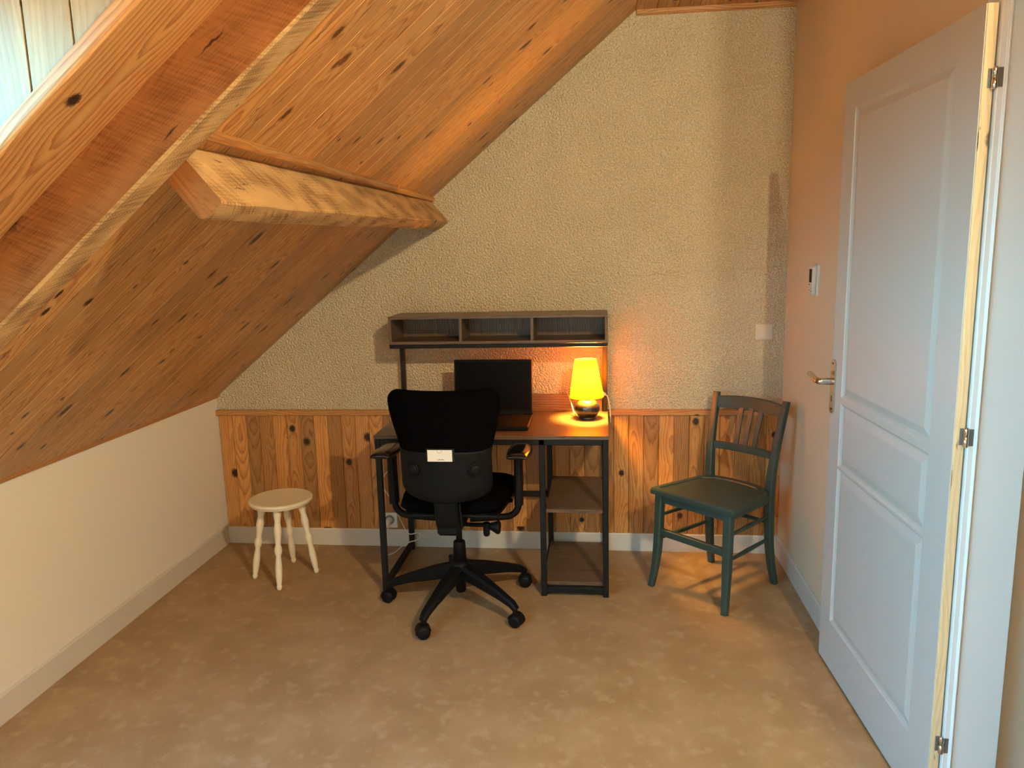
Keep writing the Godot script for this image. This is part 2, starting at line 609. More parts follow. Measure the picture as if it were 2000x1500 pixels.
func build_back_wall() -> void:
	var w := structure("wall_back", "cream stucco gable wall with pine panelling below", "wall")
	var st := begin()
	box(st, Vector3(-1.65, 0, -0.12), Vector3(1.55, 2.75, 0), 0.0, 1)
	part("plaster", st, M.stucco, w)
	# tongue and groove boards
	var x := -1.494
	var k := 0
	var bw := 0.0742
	while x < WR - 0.01:
		var wd := minf(bw, WR - x)
		st = begin()
		var b := 0.003
		var strip := (k * 5 + (k / 3) * 2) % 8
		var prof := [Vector2(0.0004, 0), Vector2(0.0004, 0.009), Vector2(b, 0.0125), Vector2(wd - b, 0.0125), Vector2(wd - 0.0004, 0.009), Vector2(wd - 0.0004, 0)]
		# u runs round the profile: start it so that the front falls into one board of the texture
		prism(st, prof, Vector3(x, 0.09, 0), Vector3.RIGHT, Vector3.BACK, Vector3(0, 0.628, 0), Vector2(strip * 0.075 - 0.0125, fmod(k * 0.37, 1.3)))
		part("plank", st, M.panel, w)
		x += bw
		k += 1
	# top rail
	st = begin()
	prism(st, [Vector2(0, 0.711), Vector2(0.019, 0.711), Vector2(0.022, 0.714), Vector2(0.022, 0.736), Vector2(0.018, 0.740), Vector2(0, 0.740)], Vector3(-1.515, 0, 0), Vector3.BACK, Vector3.UP, Vector3(2.905, 0, 0), Vector2(0.05, 0))
	part("panel_rail", st, M.wide, w)
	# crack in the plaster
	st = begin()
	var pts := []
	for i in 26:
		var t := i / 25.0
		pts.append(Vector3(lerpf(0.66, 1.385, t), 1.398 + 0.030 * t + 0.006 * sin(i * 1.9) + 0.003 * sin(i * 4.1), 0.0))
	tube(st, pts, [0.0006], 5)
	part("crack", st, plain(rgb8(158, 136, 106), 0.9), w, "hairline crack in the stucco")
	# skirting
	var sk := structure("baseboard_back", "white painted skirting along the gable wall", "baseboard")
	st = begin()
	prism(st, [Vector2(0, 0), Vector2(0.016, 0), Vector2(0.016, 0.088), Vector2(0.011, 0.096), Vector2(0, 0.096)], Vector3(WL, 0, 0), Vector3.BACK, Vector3.UP, Vector3(WR - WL, 0, 0))
	part("board", st, M.skirting, sk)

func build_side_walls() -> void:
	var w := structure("wall_left", "smooth white knee wall under the slope", "wall")
	var st := begin()
	box(st, Vector3(WL - 0.12, 0, 0), Vector3(WL, HK + 0.0, 5.2))
	part("plaster", st, M.white_wall, w)
	var sk := structure("baseboard_left", "white painted skirting along the knee wall", "baseboard")
	st = begin()
	prism(st, [Vector2(0, 0), Vector2(0.0085, 0), Vector2(0.0085, 0.094), Vector2(0.004, 0.102), Vector2(0, 0.102)], Vector3(WL, 0, 0.016), Vector3.RIGHT, Vector3.UP, Vector3(0, 0, 5.18))
	part("board", st, M.skirting, sk)
	# right partition, cut by the doorway, then the recess beyond it
	w = structure("wall_right", "smooth beige partition beside the open door", "wall")
	st = begin()
	box(st, Vector3(WR, 0, 0), Vector3(1.531, 2.72, 1.800))
	part("plaster", st, M.beige_wall, w)
	st = begin()
	box(st, Vector3(WR, 2.10, 1.800), Vector3(1.531, 2.72, 2.76))
	part("lintel", st, M.beige_wall, w)
	st = begin()
	box(st, Vector3(WR, 0, 2.70), Vector3(2.75, 2.72, 2.76))
	part("return_wall", st, M.beige_wall, w)
	st = begin()
	box(st, Vector3(2.65, 0, 2.76), Vector3(2.77, 2.72, 5.2))
	part("recess_wall", st, M.beige_wall, w)
	sk = structure("baseboard_right", "white painted skirting along the beige partition", "baseboard")
	st = begin()
	prism(st, [Vector2(0, 0), Vector2(-0.012, 0), Vector2(-0.012, 0.094), Vector2(-0.007, 0.102), Vector2(0, 0.102)], Vector3(WR, 0, 0.016), Vector3.RIGHT, Vector3.UP, Vector3(0, 0, 1.78))
	part("board", st, M.skirting, sk)
	# landing behind the doorway
	w = structure("wall_landing", "grey beige landing wall seen past the door jamb", "wall")
	st = begin()
	box(st, Vector3(1.531, 0, 1.70), Vector3(2.75, 2.72, 1.815))
	part("plaster", st, M.landing_wall, w)
	st = begin()
	box(st, Vector3(2.65, 0, 1.815), Vector3(2.75, 2.72, 2.70))
	part("end_wall", st, M.landing_wall, w)
	# wall behind the camera
	w = structure("wall_front", "white wall behind the viewer", "wall")
	st = begin()
	box(st, Vector3(-1.65, 0, 5.2), Vector3(2.9, 2.75, 5.32))
	part("plaster", st, M.white_wall, w)

func build_ceiling() -> void:
	var c := structure("ceiling", "varnished pine boards lining the roof slope and flat ceiling", "ceiling")
	var ls := S0.distance_to(Vector3(XG, HC, 0))
	# roof slabs behind the boards, open at the dormer
	var st := begin()
	var poly := [Vector2(-0.2, -0.016), Vector2(ls + 0.1, -0.016), Vector2(ls + 0.1, -0.13), Vector2(-0.2, -0.13)]
	prism(st, poly, S0 + Vector3(0, 0, -0.1), SL, SN, Vector3(0, 0, 2.46))
	part("roof_slab", st, M.rafter, c)
	for e in [[-0.2, 0.31, 2.36, 4.94], [2.49, ls + 0.1, 2.36, 4.94], [-0.2, ls + 0.1, 4.94, 5.3]]:
		st = begin()
		prism(st, [Vector2(e[0], 0), Vector2(e[1], 0), Vector2(e[1], -0.13), Vector2(e[0], -0.13)], S0 + Vector3(0, 0, e[2]), SL, SN, Vector3(0, 0, e[3] - e[2]))
		part("roof_slab", st, M.ceil, c)
	st = begin()
	box(st, Vector3(XG - 0.05, HC + 0.016, -0.1), Vector3(2.9, HC + 0.14, 5.3))
	part("ceiling_slab", st, M.rafter, c)
	# boards of the slope, one by one
	var bw := 0.0955
	var k := 0
	var z := 0.0
	while z < 2.25:
		st = begin()
		var strip := (k * 3 + (k / 4)) % 4
		var prof := [Vector2(0.0008, -0.015), Vector2(0.0008, -0.001), Vector2(0.0015, 0), Vector2(bw - 0.0015, 0), Vector2(bw - 0.0008, -0.001), Vector2(bw - 0.0008, -0.015)]
		prism(st, prof, S0 + Vector3(0, 0, z), Vector3.BACK, SN, SL * ls, Vector2(strip * 0.1 - 0.0125, fmod(k * 0.83, 2.9)))
		part("plank", st, M.ceil, c)
		z += bw
		k += 1
	# boards of the flat ceiling
	var x := XG
	while x < 2.6:
		st = begin()
		var strip := (k * 3 + (k / 4)) % 4
		var prof := [Vector2(0.0003, 0.015), Vector2(0.0003, 0.003), Vector2(0.0028, 0), Vector2(bw - 0.0028, 0), Vector2(bw - 0.0003, 0.003), Vector2(bw - 0.0003, 0.015)]
		prism(st, prof, Vector3(x, HC, 0), Vector3.RIGHT, Vector3.UP, Vector3(0, 0, 5.2), Vector2(strip * 0.1 - 0.0125, fmod(k * 0.83, 2.9)))
		part("plank", st, M.ceil, c)
		x += bw
		k += 1
	# cover strips
	var t := structure("trim_1", "thin pine cover strip where the flat ceiling meets the gable", "trim")
	st = begin()
	prism(st, [Vector2(0, HC), Vector2(0, HC - 0.024), Vector2(0.006, HC - 0.024), Vector2(0.012, HC - 0.018), Vector2(0.012, HC)], Vector3(XG + 0.005, 0, 0), Vector3.BACK, Vector3.UP, Vector3(WR - XG - 0.005, 0, 0))
	part("strip", st, M.wide, t)
	t = structure("trim_2", "thin pine strip between knee wall and slope", "trim")
	st = begin()
	prism(st, [Vector2(WL, HK - 0.010), Vector2(WL + 0.008, HK - 0.010), Vector2(WL + 0.013, HK - 0.006), Vector2(WL + 0.022, HK + 0.012), Vector2(WL, HK)], Vector3(0, 0, 0), Vector3.RIGHT, Vector3.UP, Vector3(0, 0, 2.34))
	part("strip", st, M.wide, t)

func build_dormer() -> void:
	# the deep reveal of a roof window: upright boards on the cheek that faces the viewer
	var zc := 2.520
	var ze := 4.90
	var d0 := -0.080
	var d1 := -0.345
	var w := structure("wall_dormer", "pale upright pine boards on the roof window cheek lit by daylight", "wall")
	var bw := 0.086
	var s0 := 0.35
	var s1 := 2.45
	var x := -1.637
	var k := 0
	var tn := SL.y / SL.x
	while x < 0.72:
		var xa := x + 0.0022
		var xb := x + bw - 0.0022
		var ya := HK + (xa - XL) * tn - d0 / SL.x
		var yb := HK + (xb - XL) * tn - d0 / SL.x
		var up := (d0 - d1) / SL.x
		if ya > HK - 0.1:
			var st := begin()
			prism(st, [Vector2(xa, ya), Vector2(xb, yb), Vector2(xb, yb + up), Vector2(xa, ya + up)], Vector3(0, 0, zc - 0.0139), Vector3.RIGHT, Vector3.UP, Vector3(0, 0, 0.0139), Vector2(0.05 * k, 0.3 * k))
			part("plank", st, M.cheek, w)
		x += bw
		k += 1
	var st2 := begin()
	prism(st2, [Vector2(-0.1, d0), Vector2(2.85, d0), Vector2(2.85, d1 - 0.05), Vector2(-0.1, d1 - 0.05)], S0 + Vector3(0, 0, zc - 0.07), SL, SN, Vector3(0, 0, 0.0555))
	part("backing", st2, M.panel, w)
	st2 = begin()
	prism(st2, [Vector2(s0 - 0.05, 0), Vector2(s1 + 0.05, 0), Vector2(s1 + 0.05, d1 - 0.05), Vector2(s0 - 0.05, d1 - 0.05)], S0 + Vector3(0, 0, ze), SL, SN, Vector3(0, 0, 0.05))
	part("far_cheek", st2, M.ceil, w)
	st2 = begin()
	prism(st2, [Vector2(s1, 0), Vector2(s1 + 0.05, 0), Vector2(s1 + 0.05, d1 - 0.05), Vector2(s1, d1 - 0.05)], S0 + Vector3(0, 0, zc), SL, SN, Vector3(0, 0, ze - zc))
	part("upper_reveal", st2, M.ceil, w)
	st2 = begin()
	prism(st2, [Vector2(s0 - 0.05, 0), Vector2(s0, 0), Vector2(s0, d1 - 0.05), Vector2(s0 - 0.05, d1 - 0.05)], S0 + Vector3(0, 0, zc), SL, SN, Vector3(0, 0, ze - zc))
	part("lower_reveal", st2, M.ceil, w)
	# the roof window itself, left of the viewer
	var win := structure("window_1", "white framed roof window left of the viewer", "window")
	for e in [[s0, s0 + 0.06, zc, ze], [s1 - 0.06, s1, zc, ze], [s0 + 0.06, s1 - 0.06, zc, zc + 0.06], [s0 + 0.06, s1 - 0.06, ze - 0.06, ze]]:
		st2 = begin()
		prism(st2, [Vector2(e[0], d1), Vector2(e[1], d1), Vector2(e[1], d1 - 0.05), Vector2(e[0], d1 - 0.05)], S0 + Vector3(0, 0, e[2]), SL, SN, Vector3(0, 0, e[3] - e[2]))
		part("window_frame", st2, M.jamb_paint, win)
	st2 = begin()
	prism(st2, [Vector2(s0 + 0.06, d1 - 0.022), Vector2(s1 - 0.06, d1 - 0.022), Vector2(s1 - 0.06, d1 - 0.028), Vector2(s0 + 0.06, d1 - 0.028)], S0 + Vector3(0, 0, zc + 0.06), SL, SN, Vector3(0, 0, ze - zc - 0.12))
	part("pane", st2, M.glass, win)
	st2 = begin()
	prism(st2, [Vector2(1.44, d1 - 0.004), Vector2(s1 - 0.06, d1 - 0.004), Vector2(s1 - 0.06, d1 - 0.012), Vector2(1.44, d1 - 0.012)], S0 + Vector3(0, 0, zc + 0.06), SL, SN, Vector3(0, 0, ze - zc - 0.12))
	part("roller_blind", st2, M.beige_wall, win, "opaque blind drawn over the upper panes")

func build_beams() -> void:
	# rafter on the edge of the dormer
	var zn := 2.366
	var zf := 2.285
	var r := thing("roof_rafter", "reddish brown rough sawn rafter running up the slope at the dormer", "beam", Vector3.ZERO)
	r.set_meta("group", "exposed roof timbers")
	var st := begin()
	prism(st, [Vector2(zf, -0.20), Vector2(zf, 0.0455), Vector2(zn - 0.004, 0.0455), Vector2(zn, 0.040), Vector2(zn, -0.20)], S0 - SL * 0.02, Vector3.BACK, SN, SL * 2.86, Vector2(0.02, 0))
	part("timber", st, M.rafter, r)
	st = begin()
	prism(st, [Vector2(zf, 0.0455), Vector2(zf, 0.048), Vector2(zf + 0.003, 0.050), Vector2(zn - 0.012, 0.050), Vector2(zn - 0.004, 0.0455)], S0 - SL * 0.02, Vector3.BACK, SN, SL * 2.86, Vector2(0.02, 0))
	part("sapwood_edge", st, M.purlin, r, "pale sapwood edge under the rafter")
	# wide board in the slope beside the rafter; its rounded edge takes the daylight of the dormer
	var t := structure("trim_3", "wide pine board along the dormer edge above the rafter", "trim")
	st = begin()
	prism(st, [Vector2(zn + 0.0005, -0.093), Vector2(zn + 0.0005, -0.065), Vector2(2.530, -0.065), Vector2(2.535, -0.0665), Vector2(2.5385, -0.070), Vector2(2.540, -0.075), Vector2(2.540, -0.093)], S0, Vector3.BACK, SN, SL * 2.8, Vector2(0.075, 0.4))
	part("board", st, M.wide, t)
	# purlin from the gable to the rafter: a bowed, waney timber
	var p := thing("roof_purlin", "pale waney purlin jutting from the gable wall to the rafter", "beam", Vector3.ZERO)
	p.set_meta("group", "exposed roof timbers")
	st = begin()
	var n := 22
	var rings := []
	var nz := FastNoiseLite.new()
	nz.seed = 5
	nz.frequency = 2.2
	for i in n + 1:
		var f := float(i) / n
		var z := lerpf(-0.02, zf - 0.001, f)
		var dd := lerpf(0.137, 0.158, pow(f, 1.6)) + 0.006 * sin(f * PI) + 0.004 * nz.get_noise_2d(z * 3.0, 0.0)
		var s1 := lerpf(1.537, 1.505, f) + 0.004 * nz.get_noise_2d(z * 2.0, 9.0)
		var s0 := lerpf(1.472, 1.446, f) + 0.005 * nz.get_noise_2d(z * 2.6, 5.0)
		# waney edge: the corner gets rounder towards the rafter
		var wv := 0.003 + 0.004 * absf(nz.get_noise_2d(z * 4.0, 3.0))
		var rag := 0.0022 * nz.get_noise_2d(z * 30.0, 2.0)
		rings.append([slope(s1, -0.004, z), slope(s1, dd * 0.5, z), slope(s1, dd - wv + rag, z), slope(s1 - wv, dd + rag, z), slope((s0 + s1) * 0.5, dd + 0.002, z), slope(s0 + 0.006, dd - 0.002, z), slope(s0, dd - 0.010, z), slope(s0, -0.004, z)])
	var us := [0.0, 0.068, 0.135, 0.14, 0.175, 0.2, 0.21, 0.29]
	for k in 8:
		st.set_smooth_group(2 + k if k in [2, 5, 6, 7] else (20 if k < 2 else 30))
		var k2 := (k + 1) % 8
		for i in n:
			quad(st, rings[i][k], rings[i + 1][k], rings[i + 1][k2], rings[i][k2], Vector2(us[k], i * 0.105), Vector2(us[k], i * 0.105 + 0.105), Vector2(us[k2] if k < 7 else 0.3, i * 0.105 + 0.105), Vector2(us[k2] if k < 7 else 0.3, i * 0.105))
	part("timber", st, M.purlin, p)
	st = begin()
	st.set_smooth_group(-1)
	var last: Array = rings[n]
	for k in range(1, 7):
		tri(st, last[0] + Vector3(0, 0, 0.0006), last[k + 1] + Vector3(0, 0, 0.0006), last[k] + Vector3(0, 0, 0.0006), Vector2(0.1, 0.1), Vector2(0.1 + 0.02 * k, 0.15), Vector2(0.08 + 0.02 * k, 0.15))
	part("end_grain", st, M.rafter, p, "reddish sawn end grain")
	# bead on top of the purlin, in three lengths
	var zs := [0.0, 0.70, 1.33, 2.284]
	for i in 3:
		st = begin()
		var a := slope(1.541, 0.0, zs[i] + 0.001)
		prism(st, [Vector2(-0.004, 0.0), Vector2(-0.004, 0.014), Vector2(0.004, 0.018), Vector2(0.012, 0.016), Vector2(0.017, 0.010), Vector2(0.018, 0.0)], a, SL, SN, Vector3(0, 0, zs[i + 1] - zs[i] - 0.002), Vector2(0.15 * i, 0.2 * i))
		part("cover_bead", st, M.panel, p)

# ------------------------------------------------------------------ the door
func panel_rings(st: SurfaceTool, a0: float, a1: float, y0: float, y1: float) -> void:
	var ins := [0.0, 0.004, 0.010, 0.014, 0.036, 0.040]
	var dep := [0.0, -0.004, -0.0085, -0.0085, -0.0015, -0.001]
	st.set_smooth_group(-1)
	var prev := []
	for i in ins.size():
		var k: float = ins[i]
		var c := [Vector3(a0 + k, y0 + k, dep[i]), Vector3(a1 - k, y0 + k, dep[i]), Vector3(a1 - k, y1 - k, dep[i]), Vector3(a0 + k, y1 - k, dep[i])]
		if i > 0:
			for e in 4:
				quad(st, prev[e], c[e], c[(e + 1) % 4], prev[(e + 1) % 4])
		prev = c
	quad(st, prev[0], prev[3], prev[2], prev[1])

func build_door() -> void:
	var d := structure("door_1", "white panelled door standing open along the beige partition", "door")
	var free := Vector3(1.332, 0, 0.995)
	var hinge := Vector3(1.369, 0, 1.857)
	var A := (hinge - free).normalized()
	var N := A.cross(Vector3.UP).normalized()
	d.transform = Transform3D(Basis(A, Vector3.UP, N), free)
	var W := free.distance_to(hinge)
	var y0 := 0.012
	var y1 := 2.05
	var T := 0.026
	var pa := 0.098
	var pb := W - 0.118
	var ys := [[0.185, 0.765], [0.765 + 0.0, 0.0], [0.0, 0.0]]
	var panels := [[0.192, 0.762], [0.762 + 0.0, 0.0]]
	panels = [[0.188, 0.760], [0.768, 0.990], [1.012, 1.962]]
	var st := begin()
	st.set_smooth_group(-1)
	# front: stiles and rails round the panels
	var rects := [[0.0, pa, y0, y1], [pb, W, y0, y1], [pa, pb, y0, panels[0][0]], [pa, pb, panels[0][1], panels[1][0]], [pa, pb, panels[1][1], panels[2][0]], [pa, pb, panels[2][1], y1]]
	for r in rects:
		quad(st, Vector3(r[0], r[2], 0), Vector3(r[0], r[3], 0), Vector3(r[1], r[3], 0), Vector3(r[1], r[2], 0))
	# back and edges
	quad(st, Vector3(0, y0, -T), Vector3(W, y0, -T), Vector3(W, y1, -T), Vector3(0, y1, -T))
	quad(st, Vector3(0, y0, 0), Vector3(0, y0, -T), Vector3(0, y1, -T), Vector3(0, y1, 0))
	quad(st, Vector3(0, y1, 0), Vector3(0, y1, -T), Vector3(W, y1, -T), Vector3(W, y1, 0))
	quad(st, Vector3(0, y0, 0), Vector3(W, y0, 0), Vector3(W, y0, -T), Vector3(0, y0, -T))
	quad(st, Vector3(W, y0, -T), Vector3(W, y0, 0), Vector3(W, y1, 0), Vector3(W, y1, -T))
	part("leaf", st, M.white_paint, d)
	for p in panels:
		st = begin()
		panel_rings(st, pa, pb, p[0], p[1])
		part("panel", st, M.white_paint, d)
	st = begin()
	box(st, Vector3(W, y0, -T + 0.001), Vector3(W + 0.004, y1, -0.002), 0.001, 1)
	part("edge_strip", st, M.raw_pine, d, "unpainted pine edge of the leaf")
	# handle
	st = begin()
	var ha := 0.022
	var prof := []
	for i in 24:
		var a := TAU * i / 24.0
		prof.append(Vector2(ha + 0.021 * cos(a), (1.114 if sin(a) >= 0 else 0.960) + 0.019 * sin(a)))
	prism(st, prof, Vector3.ZERO, Vector3.RIGHT, Vector3.UP, Vector3(0, 0, 0.006))
	var pl := part("handle_plate", st, M.chrome, d)
	st = begin()
	var lev := arc([Vector3(ha, 1.055, 0.004), Vector3(ha, 1.055, 0.035), Vector3(ha - 0.004, 1.055, 0.050), Vector3(ha - 0.035, 1.060, 0.056), Vector3(ha - 0.075, 1.067, 0.054), Vector3(ha - 0.115, 1.066, 0.050)], 5)
	var rad := []
	for i in lev.size():
		rad.append(lerpf(0.0125, 0.0095, float(i) / lev.size()))
	tube(st, lev, rad, 12, true, Vector2(0.75, 1.0))
	part("lever", st, M.chrome, pl)
	st = begin()
	box(st, Vector3(ha - 0.003, 0.982, 0.0055), Vector3(ha + 0.003, 1.004, 0.0068), 0.001)
	part("keyhole", st, M.dark_hole, pl)
	for y in [0.957, 1.119]:
		st = begin()
		lathe(st, [Vector2(0.0, 0.002), Vector2(0.0035, 0.0015), Vector2(0.0045, 0.0)], 10, Transform3D(Basis(Vector3.RIGHT, Vector3.BACK, Vector3.DOWN), Vector3(ha, y, 0.006)))
		part("screw", st, M.dark_hole, pl)
	# hinges
	for y in [0.241, 1.065, 1.891]:
		st = begin()
		lathe(st, [Vector2(0, -0.025), Vector2(0.005, -0.0245), Vector2(0.0068, -0.022), Vector2(0.0068, -0.0015), Vector2(0.006, -0.001), Vector2(0.006, 0.001), Vector2(0.0068, 0.0015), Vector2(0.0068, 0.019), Vector2(0.005, 0.0235), Vector2(0, 0.025)], 12, Transform3D(Basis(), Vector3(W + 0.0115, y, -0.024)))
		var h := part("hinge", st, M.chrome, d)
		st = begin()
		box(st, Vector3(W + 0.0035, y - 0.021, -0.024), Vector3(W + 0.0050, y + 0.021, -0.012), 0.0004)
		part("hinge_leaf", st, M.grey_metal, h)
		st = begin()
		box(st, Vector3(W + 0.0125, y - 0.021, -0.040), Vector3(W + 0.0155, y + 0.021, -0.024), 0.0004)
		part("hinge_leaf", st, M.grey_metal, h)
	# frame: rebated post on the hinge side, with a lining board; the other post and the head
	var f := structure("trim_4", "white door frame post and lining beside the hinges", "door frame")
	st = begin()
	var pr := [Vector2(1.3985, 1.800), Vector2(1.3985, 1.868), Vector2(1.400, 1.870), Vector2(1.411, 1.870), Vector2(1.4125, 1.872), Vector2(1.4135, 1.875), Vector2(1.4155, 1.877), Vector2(1.4175, 1.875), Vector2(1.418, 1.871), Vector2(1.418, 1.800)]
	prism(st, pr, Vector3(0, 0, 0), Vector3.RIGHT, Vector3.BACK, Vector3(0, 2.10, 0))
	part("post", st, M.jamb_paint, f)
	st = begin()
	box(st, Vector3(1.4208, 0, 1.800), Vector3(1.531, 2.10, 1.870), 0.002)
	part("lining", st, M.jamb_paint, f)
	st = begin()
	box(st, Vector3(WR, 2.07, 1.872), Vector3(1.531, 2.10, 2.70), 0.002)
	part("head", st, M.jamb_paint, f)

# ------------------------------------------------------------------ desk
func build_desk() -> void:
	var o := Vector3(0.034, 0, 0.30)
	var d := thing("desk", "dark wood desk with black steel frame, hutch and side shelves", "desk", o)
	var x0 := -0.482 - o.x
	var x1 := 0.551 - o.x
	var xm := 0.250 - o.x
	var zf := 0.563 - o.z
	var zb := 0.030 - o.z
	var t := 0.0255
	var top := 0.741
	var st := begin()
	box(st, Vector3(x0 - 0.002, top - 0.016, zb), Vector3(x1 + 0.002, top, zf + 0.004), 0.001, 0, Vector2(0.1, 0))
	part("desktop", st, M.desk, d)
	var fy := top - 0.0165
	var legs := [[x0, zf - t], [x1 - t, zf - t], [xm, zf - t], [x0, zb + 0.002], [x1 - t, zb + 0.002], [xm, zb + 0.002]]
	for l in legs:
		st = begin()
		box(st, Vector3(l[0], 0, l[1]), Vector3(l[0] + t, fy, l[1] + t), 0.002, 1)
		part("leg", st, M.steel, d)
	# rails under the top
	for z in [zf - t, zb + 0.002]:
		st = begin()
		box(st, Vector3(x0 + t, fy - t, z), Vector3(x1 - t, fy, z + t), 0.002)
		part("rail", st, M.steel, d)
	for x in [x0, xm, x1 - t]:
		st = begin()
		box(st, Vector3(x, 0.018, zb + t), Vector3(x + t, 0.018 + t, zf - t), 0.002)
		part("side_bar", st, M.steel, d)
		st = begin()
		box(st, Vector3(x, fy - t, zb + t), Vector3(x + t, fy, zf - t), 0.002)
		part("side_bar", st, M.steel, d)
	st = begin()
	box(st, Vector3(x0 + t, 0.296, zb + 0.002), Vector3(xm, 0.296 + t, zb + 0.002 + t), 0.002)
	part("cross_bar", st, M.steel, d)
	st = begin()
	box(st, Vector3(xm + t, 0.018, zf - t), Vector3(x1 - t, 0.018 + t, zf), 0.002)
	part("cross_bar", st, M.steel, d)
	for y in [0.408, 0.060]:
		st = begin()
		box(st, Vector3(xm + t * 0.4, y - 0.016, zb + t), Vector3(x1 - t * 0.4, y, zf - t - 0.001), 0.001, 0, Vector2(0.05, y))
		if y > 0.2:
			st = begin()
			box(st, Vector3(xm + t + 0.001, y - 0.016, zb + t + 0.004), Vector3(x1 - t - 0.001, y, zf - 0.006), 0.001, 0, Vector2(0.05, y))
		part("shelf", st, M.desk, d)
	# upstand along the back of the top
	st = begin()
	box(st, Vector3(x0 + t, top, zb + 0.004), Vector3(x1 - t, 0.826, zb + 0.018), 0.001, 0, Vector2(0.33, 0.2))
	part("upstand", st, M.desk, d)
	# hutch posts and shelf box
	for x in [x0, x1 - t + 0.004]:
		st = begin()
		box(st, Vector3(x, top, zb + 0.002), Vector3(x + 0.023, 1.105, zb + 0.002 + t), 0.002, 1)
		part("hutch_post", st, M.steel, d)
		st = begin()
		box(st, Vector3(x, 1.086, zb + t), Vector3(x + 0.023, 1.105, 0.240 - o.z), 0.002, 2)
		part("hutch_arm", st, M.steel, d)
	st = begin()
	box(st, Vector3(x0 + 0.023, 1.086, 0.217 - o.z), Vector3(x1 - t + 0.004, 1.105, 0.240 - o.z), 0.002)
	part("hutch_rail", st, M.steel, d)
	var hz0 := 0.012 - o.z
	var hz1 := 0.245 - o.z
	var hy0 := 1.1055
	var hy1 := 1.238
	var hx0 := -0.480 - o.x
	var hx1 := 0.553 - o.x
	var b := 0.0135
	var h := Node3D.new()
	h.name = "hutch"
	d.add_child(h)
	for y in [hy0, hy1 - b]:
		st = begin()
		box(st, Vector3(hx0, y, hz0), Vector3(hx1, y + b, hz1), 0.0008, 0, Vector2(0.2, y))
		part("board", st, M.desk, h)
	for x in [hx0, -0.142 - o.x, 0.196 - o.x, hx1 - b]:
		st = begin()
		box(st, Vector3(x, hy0 + b, hz0 + 0.006), Vector3(x + b, hy1 - b, hz1), 0.0008, 1, Vector2(0.1, x))
		part("divider", st, M.desk, h)
	st = begin()
	box(st, Vector3(hx0 + b, hy0 + b, hz0), Vector3(hx1 - b, hy1 - b, hz0 + 0.006), 0.0, 1, Vector2(0.1, 0.3))
	part("back_panel", st, M.desk, h)

